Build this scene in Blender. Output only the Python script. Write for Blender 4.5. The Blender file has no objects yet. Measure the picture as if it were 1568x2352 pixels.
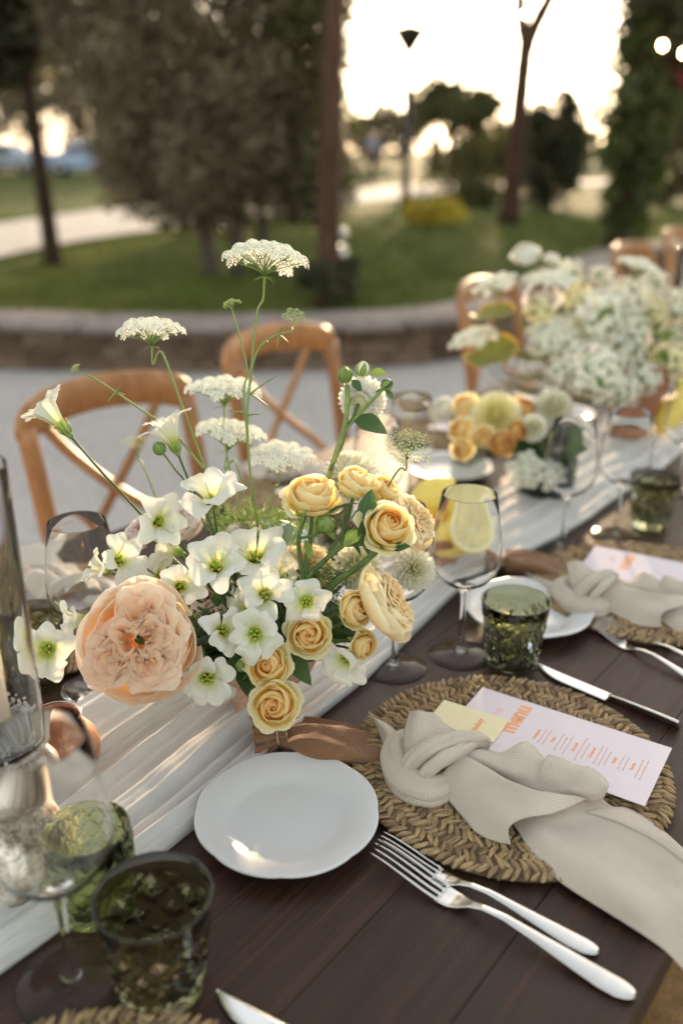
import bpy, math, random
import numpy as np
from mathutils import Vector, Matrix, Quaternion, noise as mnoise

R = random.Random(7)
NP = np.random.RandomState(11)
SC = bpy.context.scene
COL = SC.collection
rad = math.radians

# ------------------------------------------------------------------ camera
PITCH, FPX, CAMH, TZ = rad(22.0), 2050.0, 1.40, 0.76
SP, CP = math.sin(PITCH), math.cos(PITCH)
cam_d = bpy.data.cameras.new('camera')
cam = bpy.data.objects.new('camera', cam_d)
COL.objects.link(cam)
cam.location = (0, 0, CAMH)
cam.rotation_euler = (rad(90) - PITCH, 0, 0)
cam_d.sensor_fit = 'VERTICAL'
cam_d.sensor_height = 36.0
cam_d.lens = 36.0 * FPX / 2352.0
cam_d.clip_start, cam_d.clip_end = 0.05, 6000
cam_d.dof.use_dof = True
cam_d.dof.focus_distance = 0.955
cam_d.dof.aperture_fstop = 2.0
cam_d.dof.aperture_blades = 0
SC.camera = cam

# ------------------------------------------------------------------ light
SUN_AZ, SUN_EL = rad(9.0), rad(6.5)
world = bpy.data.worlds.new('World')
SC.world = world
world.use_nodes = True
wn = world.node_tree
sky = wn.nodes.new('ShaderNodeTexSky')
sky.sky_type = 'NISHITA'
sky.sun_disc = False
sky.sun_elevation = SUN_EL
sky.sun_rotation = SUN_AZ
sky.altitude = 200
sky.air_density, sky.dust_density, sky.ozone_density = 1.0, 2.2, 1.0
hsv = wn.nodes.new('ShaderNodeHueSaturation')
hsv.inputs['Saturation'].default_value = 0.62
gam = wn.nodes.new('ShaderNodeGamma')
gam.inputs['Gamma'].default_value = 0.66      # hazy evening: the glow round the low sun is spread out
wn.links.new(sky.outputs[0], gam.inputs['Color'])
wn.links.new(gam.outputs[0], hsv.inputs['Color'])
wrm = wn.nodes.new('ShaderNodeMix')
wrm.data_type, wrm.blend_type = 'RGBA', 'MULTIPLY'
wrm.inputs[0].default_value = 1.0
wrm.inputs[7].default_value = (1.085, 1.0, .90, 1)   # dust in the evening air
wn.links.new(hsv.outputs[0], wrm.inputs[6])
wn.links.new(wrm.outputs[2], wn.nodes['Background'].inputs['Color'])
wn.nodes['Background'].inputs['Strength'].default_value = 0.15
sun_d = bpy.data.lights.new('sun', 'SUN')
sun = bpy.data.objects.new('sun', sun_d)
COL.objects.link(sun)
sun_d.energy, sun_d.angle, sun_d.color = 1.6, rad(2.5), (1.0, 0.72, 0.45)
sdir = Vector((math.sin(SUN_AZ) * math.cos(SUN_EL), math.cos(SUN_AZ) * math.cos(SUN_EL), math.sin(SUN_EL)))
sun.rotation_euler = (-sdir).to_track_quat('-Z', 'Y').to_euler()
sun.location = sdir * 50
vs = SC.view_settings
vs.view_transform, vs.look, vs.gamma = 'Standard', 'None', 1.0
vs.use_curve_mapping = False
vs.exposure = 2.62
SC.render.engine = 'CYCLES'
cy = SC.cycles
cy.use_denoising = True
cy.max_bounces, cy.diffuse_bounces, cy.glossy_bounces = 12, 4, 5
cy.transmission_bounces, cy.transparent_max_bounces = 12, 12
cy.sample_clamp_indirect = 6.0
cy.blur_glossy = 0.6

# ------------------------------------------------------------------ finding places
def ray(x, y):
    dx, dy = (x - 784) / FPX, (y - 1176) / FPX
    return Vector((dx, CP - dy * SP, -SP - dy * CP))
def on(x, y, h):                 # point at height h seen there
    r = ray(x, y)
    return Vector((0, 0, CAMH)) + r * ((h - CAMH) / r.z)
def T(x, y, h=0.0): return on(x, y, TZ + h)
def D(x, y, z): return Vector((0, 0, CAMH)) + ray(x, y) * z
AX = rad(38.0)
U = Vector((math.sin(AX), math.cos(AX), 0)); W = Vector((-U.y, U.x, 0))   # along the table / in from the near edge
EDGE = Vector((0.231, 0.507, 0))
def AB(a, i, h=0.0): return EDGE + U * a + W * i + Vector((0, 0, TZ + h))
RIGHT, UPV, TOW = Vector((1, 0, 0)), Vector((0, SP, CP)), Vector((0, -CP, SP))
def vdir(r, u, t): return (RIGHT * r + UPV * u + TOW * t).normalized()

# ------------------------------------------------------------------ mesh helpers
class MB:
    def __init__(s): s.v, s.f, s.uv, s.n = [], [], [], 0
    def add(s, v, f, uv=None):
        v = np.asarray(v, float).reshape(-1, 3)
        s.v.append(v)
        s.f.extend([tuple(int(i) + s.n for i in q) for q in f])
        s.uv.append(np.zeros((len(v), 2)) if uv is None else np.asarray(uv, float).reshape(-1, 2))
        s.n += len(v)
        return s
    def grid(s, P, uv=None, wrap=False, flip=False):
        P = np.asarray(P, float); m, n = P.shape[:2]
        if uv is None:
            a, b = np.meshgrid(np.linspace(0, 1, m), np.linspace(0, 1, n), indexing='ij'); uv = np.stack([b, a], -1)
        f = []
        for i in range(m - 1):
            for j in range(n if wrap else n - 1):
                k = (j + 1) % n
                q = (i * n + j, i * n + k, (i + 1) * n + k, (i + 1) * n + j)
                f.append(q[::-1] if flip else q)
        return s.add(P.reshape(-1, 3), f, np.asarray(uv).reshape(-1, 2))
    def lathe(s, prof, n=48, c=(0, 0, 0), fn=None):
        a = np.linspace(0, 2 * math.pi, n, endpoint=False)
        P = np.zeros((len(prof), n, 3)); U_ = np.zeros((len(prof), n, 2))
        for i, (r, z) in enumerate(prof):
            rr = np.full(n, r) if fn is None else fn(r, z, a, i)
            P[i, :, 0] = c[0] + rr * np.cos(a); P[i, :, 1] = c[1] + rr * np.sin(a); P[i, :, 2] = c[2] + z
            U_[i, :, 0] = a / (2 * math.pi); U_[i, :, 1] = i / max(1, len(prof) - 1)
        return s.grid(P, U_, wrap=True, flip=False)
    def box(s, c, d, rot=None, bev=0.0, jit=0.0):
        x, y, z = [q / 2 for q in d]
        if bev > 0:
            v = []
            for sx in (-1, 1):
                for sy in (-1, 1):
                    for sz in (-1, 1):
                        v += [(sx * x, sy * (y - bev), sz * (z - bev)), (sx * (x - bev), sy * y, sz * (z - bev)), (sx * (x - bev), sy * (y - bev), sz * z)]
            f = []
            I = lambda sx, sy, sz, k: ((sx > 0) * 4 + (sy > 0) * 2 + (sz > 0)) * 3 + k
            for q in (-1, 1):
                f.append((I(q, -1, -1, 0), I(q, 1, -1, 0), I(q, 1, 1, 0), I(q, -1, 1, 0))[::q])
                f.append((I(-1, q, -1, 1), I(-1, q, 1, 1), I(1, q, 1, 1), I(1, q, -1, 1))[::q])
                f.append((I(-1, -1, q, 2), I(1, -1, q, 2), I(1, 1, q, 2), I(-1, 1, q, 2))[::q])
                for p in (-1, 1):
                    e = p * q
                    f.append((I(-1, q, p, 1), I(-1, q, p, 2), I(1, q, p, 2), I(1, q, p, 1))[::e])
                    f.append((I(q, -1, p, 2), I(q, -1, p, 0), I(q, 1, p, 0), I(q, 1, p, 2))[::e])
                    f.append((I(q, p, -1, 0), I(q, p, -1, 1), I(q, p, 1, 1), I(q, p, 1, 0))[::e])
                    for w in (-1, 1): f.append((I(q, p, w, 0), I(q, p, w, 1), I(q, p, w, 2))[::q * p * w])
        else:
            v = [(a * x, b * y, g * z) for a in (-1, 1) for b in (-1, 1) for g in (-1, 1)]
            f = [(0, 1, 3, 2), (4, 6, 7, 5), (0, 4, 5, 1), (2, 3, 7, 6), (0, 2, 6, 4), (1, 5, 7, 3)]
        v = np.array(v, float)
        if jit: v += NP.uniform(-jit, jit, v.shape)
        if rot is not None: v = v @ np.array(rot.to_3x3()).T
        return s.add(v + np.array(c), f, v[:, [0, 2]])
    def tube(s, pts, r, n=8, cap=True, flat=1.0):
        P = [Vector(p) for p in pts]; m = len(P)
        rr = list(r) if hasattr(r, '__len__') else [r] * m
        t = (P[1] - P[0]).normalized()
        nrm = t.orthogonal().normalized()
        G = np.zeros((m, n, 3)); UVs = np.zeros((m, n, 2)); L = 0
        for i in range(m):
            t2 = (P[min(i + 1, m - 1)] - P[max(i - 1, 0)])
            t2 = t2.normalized() if t2.length > 1e-9 else t
            nrm = (nrm - t2 * nrm.dot(t2)); nrm = nrm.normalized() if nrm.length > 1e-6 else t2.orthogonal().normalized()
            b = t2.cross(nrm); t = t2
            if i: L += (P[i] - P[i - 1]).length
            for j in range(n):
                a = 2 * math.pi * j / n
                G[i, j] = P[i] + (nrm * math.cos(a) + b * math.sin(a) * flat) * rr[i]
                UVs[i, j] = (j / n, L)
        k = s.n
        s.grid(G, UVs, wrap=True)
        if cap:
            s.f.append(tuple(k + j for j in range(n))[::-1]); s.f.append(tuple(k + (m - 1) * n + j for j in range(n)))
        return s
    def ball(s, c, r, n=10, m=7, sq=(1, 1, 1)):
        prof = [(max(1e-4, math.sin(math.pi * i / (m - 1))) * r, -math.cos(math.pi * i / (m - 1)) * r) for i in range(m)]
        k = s.n; s.lathe(prof, n)
        s.v[-1] = s.v[-1] * np.array(sq) + np.array(c)
        return s
    def mesh(s, name, smooth=True):
        me = bpy.data.meshes.new(name)
        V = np.concatenate(s.v) if s.v else np.zeros((0, 3))
        me.from_pydata(V.tolist(), [], s.f)
        uvl = me.uv_layers.new(name='UVMap')
        li = np.empty(len(me.loops), np.int32); me.loops.foreach_get('vertex_index', li)
        UVv = np.concatenate(s.uv)
        uvl.data.foreach_set('uv', UVv[li].astype(np.float32).ravel())
        if smooth: me.polygons.foreach_set('use_smooth', [True] * len(me.polygons))
        me.update()
        return me
    def xf(s, M):
        A = np.array(M)
        s.v = [v @ A[:3, :3].T + A[:3, 3] for v in s.v]
        return s

def quads(name, V4, mat, parent=None, uvs=None, smooth=False):
    """many separate quads at once: V4 (n,4,3)"""
    n = len(V4)
    me = bpy.data.meshes.new(name)
    me.vertices.add(n * 4); me.vertices.foreach_set('co', V4.astype(np.float32).ravel())
    me.loops.add(n * 4); me.loops.foreach_set('vertex_index', np.arange(n * 4, dtype=np.int32))
    me.polygons.add(n)
    me.polygons.foreach_set('loop_start', np.arange(0, n * 4, 4, dtype=np.int32))
    me.update(calc_edges=True)
    u = me.uv_layers.new(name='UVMap')
    u.data.foreach_set('uv', np.tile(np.array([0, 0, 1, 0, 1, 1, 0, 1], np.float32), n))
    me.materials.append(mat)
    return link(name, me, parent)

def link(name, me, parent=None):
    o = bpy.data.objects.new(name, me)
    COL.objects.link(o)
    if parent is not None: o.parent = parent
    return o
def rootmat(o): return Matrix.LocRotScale(o.location, o.rotation_euler, o.scale)
def obj(name, mb, mat, parent=None, smooth=True, world_space=False, solid=0.0, sub=0, off=0.0):
    """one mesh object; world_space: the points were given in the world, put them into the parent's frame"""
    if world_space and parent is not None:
        mb.xf(rootmat(parent).inverted())
    me = mb if isinstance(mb, bpy.types.Mesh) else mb.mesh(name, smooth)
    if not me.materials: me.materials.append(mat)
    o = link(name, me, parent)
    if solid:
        k = o.modifiers.new('thickness', 'SOLIDIFY'); k.thickness = solid; k.offset = off
    if sub:
        k = o.modifiers.new('smooth', 'SUBSURF'); k.levels = k.render_levels = sub
    return o
def tag(o, label=None, cat=None, group=None, kind=None):
    if label: o['label'] = label
    if cat: o['category'] = cat
    if group: o['group'] = group
    if kind: o['kind'] = kind
    return o
def thing(name, label, cat, loc=(0, 0, 0), rz=0.0, group=None, scale=1.0):
    o = bpy.data.objects.new(name, None)
    o.empty_display_size = 0.02
    COL.objects.link(o)
    o.location = loc; o.rotation_euler = (0, 0, rz); o.scale = (scale,) * 3
    return tag(o, label, cat, group)
def aim(o, axis, roll=0.0):
    q = Vector(axis).normalized().to_track_quat('Z', 'Y') @ Quaternion((0, 0, 1), roll)
    o.rotation_euler = q.to_euler()
def kids(o): return [c for c in bpy.data.objects if c.parent == o]
KID = {}
def dup(o, loc=None, rz=None, label=None, scale=None, euler=None):
    def rec(a, p):
        c = a.copy(); COL.objects.link(c); c.parent = p
        if a not in KID: KID[a] = [k for k in list(a.children)]
        for k in KID[a]: rec(k, c)
        return c
    r = rec(o, None)
    if loc is not None: r.location = loc
    if rz is not None: r.rotation_euler = (0, 0, rz)
    if euler is not None: r.rotation_euler = euler
    if scale is not None: r.scale = (scale,) * 3
    if label: r['label'] = label
    return r
def bez(p0, p1, p2, p3, n=14):
    o = []
    for i in range(n):
        t = i / (n - 1); q = 1 - t
        o.append(Vector(p0) * q**3 + Vector(p1) * 3 * q * q * t + Vector(p2) * 3 * q * t * t + Vector(p3) * t**3)
    return o
def spline(pts, n=8):
    P = [Vector(p) for p in pts]; P = [P[0] * 2 - P[1]] + P + [P[-1] * 2 - P[-2]]
    o = []
    for i in range(1, len(P) - 2):
        for k in range(n):
            t = k / n
            a, b, c, d = P[i - 1], P[i], P[i + 1], P[i + 2]
            o.append(0.5 * ((2 * b) + (c - a) * t + (2 * a - 5 * b + 4 * c - d) * t * t + (3 * b - a - 3 * c + d) * t**3))
    o.append(P[-2]); return o
def up_grid(C, k=8):
    C = np.asarray(C, float)
    def up(A):
        A = np.concatenate([[2 * A[0] - A[1]], A, [2 * A[-1] - A[-2]]]); out = []
        for i in range(1, len(A) - 2):
            for j in range(k):
                t = j / k; a, b, c, d = A[i - 1], A[i], A[i + 1], A[i + 2]
                out.append(0.5 * (2 * b + (c - a) * t + (2 * a - 5 * b + 4 * c - d) * t * t + (3 * b - a - 3 * c + d) * t**3))
        out.append(A[-2]); return np.array(out)
    G = up(C); G = up(np.swapaxes(G, 0, 1)); return np.swapaxes(G, 0, 1)
def metric_uv(G):
    m, n = G.shape[:2]; uv = np.zeros((m, n, 2))
    du = np.linalg.norm(np.diff(G, axis=1), axis=2).mean(0); dv = np.linalg.norm(np.diff(G, axis=0), axis=2).mean(1)
    uv[:, 1:, 0] = np.cumsum(du)[None]; uv[1:, :, 1] = np.cumsum(dv)[:, None]
    return uv
def fnoise(x, y, z=0.0, s=1.0): return mnoise.noise(Vector((x * s, y * s, z * s)))

# ------------------------------------------------------------------ materials
class NT:
    def __init__(s, name):
        s.m = bpy.data.materials.new(name); s.m.use_nodes = True; s.t = s.m.node_tree
        s.b = s.t.nodes['Principled BSDF']; s.out = s.t.nodes['Material Output']
    def n(s, ty, **k):
        q = s.t.nodes.new(ty)
        for a, b in k.items():
            if a.startswith('i_'):
                key = a[2:]; key = int(key) if key.isdigit() else key.replace('_', ' ')
                q.inputs[key].default_value = b
            else: setattr(q, a, b)
        return q
    def l(s, a, b): s.t.links.new(a, b)
    def noise(s, scale, detail=4, rough=.55, co='Object', stretch=None, dist=0):
        tc = s.n('ShaderNodeTexCoord'); src = tc.outputs[co]
        if stretch:
            mp = s.n('ShaderNodeMapping'); mp.inputs['Scale'].default_value = stretch; s.l(src, mp.inputs[0]); src = mp.outputs[0]
        q = s.n('ShaderNodeTexNoise'); q.inputs['Scale'].default_value = scale; q.inputs['Detail'].default_value = detail
        q.inputs['Roughness'].default_value = rough; q.inputs['Distortion'].default_value = dist
        s.l(src, q.inputs['Vector']); return q.outputs['Fac']
    def ramp(s, src, stops):
        r = s.n('ShaderNodeValToRGB'); e = r.color_ramp.elements
        while len(e) < len(stops): e.new(0.5)
        for q, (p, c) in zip(e, stops):
            q.position = p; q.color = (c[0], c[1], c[2], 1) if hasattr(c, '__len__') else (c, c, c, 1)
        s.l(src, r.inputs[0]); return r.outputs[0]
    def mix(s, fac, a, b, blend='MIX'):
        q = s.n('ShaderNodeMix', data_type='RGBA', blend_type=blend)
        for sock, v in ((q.inputs[0], fac), (q.inputs[6], a), (q.inputs[7], b)):
            if isinstance(v, bpy.types.NodeSocket): s.l(v, sock)
            elif hasattr(v, '__len__'): sock.default_value = (v[0], v[1], v[2], 1)
            else: sock.default_value = v
        return q.outputs[2]
    def math(s, op, a, b=0.0):
        q = s.n('ShaderNodeMath', operation=op)
        for i, v in enumerate((a, b)):
            if isinstance(v, bpy.types.NodeSocket): s.l(v, q.inputs[i])
            else: q.inputs[i].default_value = v
        return q.outputs[0]
    def bump(s, h, st=.3, d=.002):
        q = s.n('ShaderNodeBump'); q.inputs['Strength'].default_value = st; q.inputs['Distance'].default_value = d
        s.l(h, q.inputs['Height']); s.l(q.outputs[0], s.b.inputs['Normal']); return q.outputs[0]
    def set(s, col=None, rough=None, metal=None, spec=None, **k):
        for sock, v in (('Base Color', col), ('Roughness', rough), ('Metallic', metal), ('Specular IOR Level', spec)):
            if v is None: continue
            if isinstance(v, bpy.types.NodeSocket): s.l(v, s.b.inputs[sock])
            elif hasattr(v, '__len__'): s.b.inputs[sock].default_value = (v[0], v[1], v[2], 1)
            else: s.b.inputs[sock].default_value = v
        for a, b in k.items(): s.b.inputs[a.replace('_', ' ')].default_value = b
        return s
    def translucent(s, col, fac, normal=None):
        t = s.n('ShaderNodeBsdfTranslucent'); mx = s.n('ShaderNodeMixShader'); mx.inputs[0].default_value = fac
        if isinstance(col, bpy.types.NodeSocket): s.l(col, t.inputs[0])
        else: t.inputs[0].default_value = (*col, 1)
        s.l(s.b.outputs[0], mx.inputs[1]); s.l(t.outputs[0], mx.inputs[2]); s.l(mx.outputs[0], s.out.inputs[0])
        return s
    def uv(s):
        q = s.n('ShaderNodeSeparateXYZ'); tc = s.n('ShaderNodeTexCoord'); s.l(tc.outputs['UV'], q.inputs[0]); return q.outputs[0], q.outputs[1]
    def orand(s): return s.n('ShaderNodeObjectInfo').outputs['Random']

def simple(name, col, rough=.6, var=.15, scale=30, bump=0.0, bscale=200, metal=0.0, spec=.5, tr=0.0, island=False):
    k = NT(name)
    nz = k.noise(scale)
    lo = [c * (1 - var) for c in col]; hi = [min(1, c * (1 + var)) for c in col]
    c = k.ramp(nz, [(.3, lo), (.7, hi)])
    if island:
        g = k.n('ShaderNodeNewGeometry').outputs['Random Per Island']
        r = k.math('FRACT', k.math('ADD', g, k.orand()))
        c = k.mix(1.0, c, k.ramp(r, [(0, (.62, .60, .56)), (.5, (1, 1, 1)), (1, (1.0, .93, .8))]), 'MULTIPLY')
    k.set(col=c, rough=rough, metal=metal, spec=spec)
    if bump: k.bump(k.noise(bscale, 5), bump, .002)
    if tr: k.translucent(c, tr)
    return k.m

def petal_mat(name, inner, outer, base, edge, tr=.38, pink=None):
    """uv.x = how far out the petal sits, uv.y = base to tip"""
    k = NT(name); ux, uy = k.uv()
    body = k.mix(ux, inner, outer)
    c = k.mix(k.ramp(uy, [(0.0, 1.0), (.38, 0.0)]), body, base)
    e = k.math('MULTIPLY', k.ramp(uy, [(.52, 0.0), (1.0, 1.0)]), k.ramp(ux, [(.05, .40), (.65, 1.0)]))
    c = k.mix(e, c, edge)
    if pink is not None: c = k.mix(k.ramp(k.noise(9, 2), [(.45, 0.0), (.75, .7)]), c, pink)
    c = k.mix(.10, c, k.ramp(k.noise(60, 3), [(.3, .55), (.7, 1.0)]), 'MULTIPLY')
    k.set(col=c, rough=.55, spec=.25)
    k.bump(k.noise(55, 4, stretch=(1, 1, .35)), .18, .002)
    return k.translucent(c, tr).m

M = {}
def lisi_mat():
    k = NT('white_petal'); ux, uy = k.uv()
    c = k.ramp(uy, [(0.0, (.28, .44, .05)), (.16, (.46, .60, .12)), (.30, (.74, .78, .50)), (.52, (.80, .81, .74)), (1.0, (.83, .83, .80))])
    c = k.mix(1.0, c, k.ramp(k.orand(), [(0, (.93, .95, .86)), (.5, (1, 1, 1)), (1, (.98, .95, .90))]), 'MULTIPLY')
    c = k.mix(.5, c, k.ramp(k.noise(3.0, 5, .7, stretch=(6, 6, 1.2)), [(.35, (.86, .88, .80)), (.6, (1, 1, 1))]), 'MULTIPLY')
    w = k.n('ShaderNodeTexWave', wave_type='BANDS', bands_direction='X'); w.inputs['Scale'].default_value = 9; w.inputs['Distortion'].default_value = 1.5
    tc = k.n('ShaderNodeTexCoord'); k.l(tc.outputs['UV'], w.inputs['Vector'])
    k.set(col=c, rough=.5, spec=.25)
    k.bump(k.math('ADD', w.outputs['Fac'], k.noise(14, 5, .7)), .22, .01)
    return k.translucent(c, .36).m
M['lisi'] = lisi_mat()
M['yrose'] = petal_mat('yellow_rose_petal', (.98, .59, .10), (.98, .84, .32), (.98, .74, .18), (.97, .94, .68), .55)
M['peach'] = petal_mat('peach_petal', (.98, .60, .27), (.98, .76, .47), (.98, .62, .28), (.97, .92, .82), .56, pink=(.98, .73, .58))
M['apricot'] = petal_mat('apricot_petal', (.98, .67, .28), (.98, .82, .46), (.98, .70, .30), (.97, .92, .68), .44)
M['blush'] = petal_mat('blush_petal', (.90, .68, .60), (.90, .79, .72), (.88, .64, .54), (.91, .86, .81))
M['cream'] = petal_mat('cream_petal', (.88, .86, .60), (.89, .89, .78), (.84, .86, .55), (.90, .90, .85))
M['ivory'] = petal_mat('ivory_petal', (.86, .82, .58), (.88, .87, .78), (.75, .78, .45), (.89, .89, .84))
M['lemonbloom'] = petal_mat('pale_yellow_petal', (.94, .84, .34), (.95, .90, .58), (.93, .82, .34), (.95, .93, .75))
M['orange'] = petal_mat('orange_petal', (.85, .36, .05), (.87, .52, .13), (.8, .35, .04), (.88, .66, .32))
def green(name, c, tr=.25, rough=.5, var=.35): return simple(name, c, rough, var, 60, .15, 150, spec=.4, tr=tr)
M['stem'] = green('stem_green', (.10, .17, .045), .1)
M['darkstem'] = green('dark_stem_green', (.06, .12, .035), .05)
M['palestem'] = green('pale_stem_green', (.24, .32, .09), .15)
M['leaf'] = green('leaf_green', (.065, .13, .04), .3)
M['lightleaf'] = green('fresh_leaf_green', (.22, .32, .07), .35)
M['greyleaf'] = green('grey_green_leaf', (.16, .22, .16), .25)
M['bronzeleaf'] = green('bronze_leaf', (.20, .20, .045), .35)
M['goldrim'] = green('golden_leaf_rim', (.58, .34, .05), .4)
M['bud'] = green('bud_green', (.24, .34, .10), .2)
M['stigma'] = simple('stigma_green', (.24, .36, .03), .5, .2, 80)
M['anther'] = simple('anther_yellow', (.78, .42, .04), .7, .2, 120)
def floret_mat():
    k = NT('white_floret'); ux, uy = k.uv()
    c = k.ramp(uy, [(0, (.72, .78, .48)), (.35, (.88, .90, .80)), (1, (.91, .92, .88))])
    k.set(col=c, rough=.6, spec=.2); return k.translucent(c, .35).m
M['floret'] = floret_mat()
M['greenfloret'] = green('green_floret', (.50, .60, .28), .3, .6, .2)

def glass(name, col=(1, 1, 1), ior=1.45, rough=0.0):
    k = NT(name); k.set(col=col, rough=rough, Transmission_Weight=1.0, IOR=ior)
    return k.m
M['glass'] = glass('clear_glass', (.99, .995, .99), 1.27)
M['olive_glass'] = glass('olive_green_glass', (.47, .49, .31), 1.45)
M['smoke_glass'] = glass('smoky_olive_glass', (.40, .40, .25), 1.45)
M['leaf_glass'] = glass('leaf_green_glass', (.62, .70, .38), 1.38)
def wood(name, dark, light, rough, scale, stretch, bump=.25, co='Object', spec=.5):
    k = NT(name)
    a = k.noise(scale, 6, .6, co, stretch, .6); b = k.noise(scale * 6, 4, .6, co, stretch)
    f = k.math('ADD', k.math('MULTIPLY', a, .7), k.math('MULTIPLY', b, .3))
    c = k.ramp(f, [(.32, dark), (.68, light)])
    c = k.mix(1.0, c, k.ramp(k.orand(), [(0, (.78, .76, .74)), (1, (1.0, .98, .96))]), 'MULTIPLY')
    k.set(col=c, rough=k.ramp(b, [(.3, rough - .08), (.7, rough + .1)]), spec=spec)
    k.bump(f, bump, .002)
    return k.m
def table_wood():
    k = NT('dark_stained_wood')
    big = k.noise(2.2, 5, .6, stretch=(.5, 2.5, 1), dist=.8); gr = k.noise(5.0, 7, .68, stretch=(.35, 16, 9), dist=.35); fine = k.noise(30, 4, .7, stretch=(.12, 9, 9)); scr = k.noise(9, 2, .5, stretch=(.25, 40, 9), dist=2.0)
    f = k.math('ADD', k.math('MULTIPLY', big, .35), k.math('MULTIPLY', gr, .65))
    c = k.ramp(f, [(.32, (.011, .0043, .0028)), (.47, (.032, .0125, .0070)), (.66, (.068, .029, .017))])
    c = k.mix(1.0, c, k.ramp(fine, [(.35, (.55, .52, .50)), (.6, (1, 1, 1))]), 'MULTIPLY')
    c = k.mix(k.ramp(scr, [(.70, 0.0), (.76, .4)]), c, (.12, .07, .05))
    c = k.mix(1.0, c, k.ramp(k.orand(), [(0, (.72, .70, .68)), (1, (1.1, 1.03, .98))]), 'MULTIPLY')
    k.set(col=c, rough=k.ramp(gr, [(.3, .40), (.7, .62)]), spec=.38)
    k.bump(k.math('ADD', gr, k.math('MULTIPLY', fine, .5)), .35, .002); return k.m
M['tablewood'] = table_wood()
M['chairwood'] = wood('honey_wood', (.27, .115, .036), (.55, .27, .10), .38, 9.0, (3, 3, 1.0), .2)
M['porcelain'] = NT('white_porcelain').set(col=(.60, .605, .61), rough=.14, spec=.5).m
def cloth(name, col, weave=900., tr=.0, st=.35, rough=.85):
    k = NT(name); tc = k.n('ShaderNodeTexCoord')
    wx = k.n('ShaderNodeTexWave', wave_type='BANDS', bands_direction='X'); wy = k.n('ShaderNodeTexWave', wave_type='BANDS', bands_direction='Y')
    for q in (wx, wy): q.inputs['Scale'].default_value = weave; q.inputs['Distortion'].default_value = 1.2; q.inputs['Detail Scale'].default_value = .3; k.l(tc.outputs['UV'], q.inputs['Vector'])
    h = k.math('MULTIPLY', wx.outputs['Fac'], wy.outputs['Fac'])
    v = k.mix(k.ramp(k.noise(25, 3), [(.35, 0.0), (.7, 1.0)]), [c * .92 for c in col], col)
    c = k.mix(1.0, v, k.ramp(h, [(.0, .80), (.45, 1.0)]), 'MULTIPLY')
    k.set(col=c, rough=rough, spec=.2, Sheen_Weight=.25)
    k.bump(h, st, .0012)
    if tr: k.translucent(c, tr)
    return k.m
M['napkin'] = cloth('oatmeal_linen', (.68, .60, .505), 150., .06, .6)
M['runner'] = cloth('white_gauze', (.86, .85, .83), 400., .25, .12, .7)
M['burlap'] = cloth('brown_burlap', (.33, .165, .078), 130., .06, 1.0)
def straw_mat():
    k = NT('seagrass'); tc = k.n('ShaderNodeTexCoord')
    g = k.math('FRACT', k.math('ADD', k.n('ShaderNodeNewGeometry').outputs['Random Per Island'], k.orand()))
    mp = k.n('ShaderNodeMapping'); mp.inputs['Scale'].default_value = (14, 1.6, 1); k.l(tc.outputs['UV'], mp.inputs[0])
    ad = k.n('ShaderNodeVectorMath', operation='ADD'); k.l(mp.outputs[0], ad.inputs[0]); k.l(k.math('MULTIPLY', g, 37.0), ad.inputs[1])
    nz = k.n('ShaderNodeTexNoise'); nz.inputs['Scale'].default_value = 1.0; nz.inputs['Detail'].default_value = 4; k.l(ad.outputs[0], nz.inputs['Vector'])
    c = k.ramp(nz.outputs['Fac'], [(.30, (.14, .09, .048)), (.48, (.34, .24, .14)), (.68, (.54, .41, .26))])
    c = k.mix(1.0, c, k.ramp(g, [(0, (.50, .46, .42)), (.35, (.95, .92, .86)), (.7, (1.0, 1.0, .86)), (1, (1.15, 1.06, .92))]), 'MULTIPLY')
    k.set(col=c, rough=.68, spec=.25); k.bump(nz.outputs['Fac'], .6, .003); return k.m
M['straw'] = straw_mat()
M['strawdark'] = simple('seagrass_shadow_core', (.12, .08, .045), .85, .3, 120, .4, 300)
M['steel'] = NT('polished_steel').set(col=(.66, .65, .63), rough=.17, metal=1.0).m
M['silverblade'] = NT('satin_blade').set(col=(.85, .85, .86), rough=.22, metal=1.0).m
M['pinkcard'] = simple('pale_pink_card', (.74, .65, .69), .8, .02, 40)
M['yellowcard'] = simple('pale_yellow_card', (.80, .72, .47), .8, .02, 40)
M['orangeink'] = simple('orange_ink', (.87, .40, .20), .7, .05, 40)
M['paleink'] = simple('pale_coral_ink', (.84, .55, .48), .7, .05, 40)
def stone_pot(name, a, b, bump=.5, rough=.8, scale=30):
    k = NT(name); n1 = k.noise(scale, 6, .65); n2 = k.noise(scale * 5, 3)
    c = k.ramp(k.math('ADD', k.math('MULTIPLY', n1, .75), k.math('MULTIPLY', n2, .25)), [(.3, a), (.62, b)])
    k.set(col=c, rough=rough, spec=.25); k.bump(n1, bump, .003); return k.m
M['terracotta'] = stone_pot('rosy_travertine', (.26, .13, .085), (.52, .36, .29), .35)
M['terraplain'] = stone_pot('plain_terracotta', (.28, .12, .065), (.40, .19, .11), .3)
M['darkpot'] = stone_pot('dark_green_glaze', (.012, .018, .014), (.03, .04, .032), .1, .3)
M['foam'] = simple('floral_foam', (.03, .06, .02), .9, .3, 60, .4)
M['mercury'] = (lambda k: (k.set(col=k.ramp(k.noise(28, 8, .75), [(.40, (.13, .08, .05)), (.50, (.42, .36, .30)), (.58, (.72, .69, .64))]), rough=k.ramp(k.noise(28, 8, .75), [(.4, .75), (.6, .28)]), metal=k.ramp(k.noise(28, 8, .75), [(.45, 0.0), (.6, .65)])), k.bump(k.noise(28, 8, .75), .4, .002), k.m)[2])(NT('worn_mercury_glass'))
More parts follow.
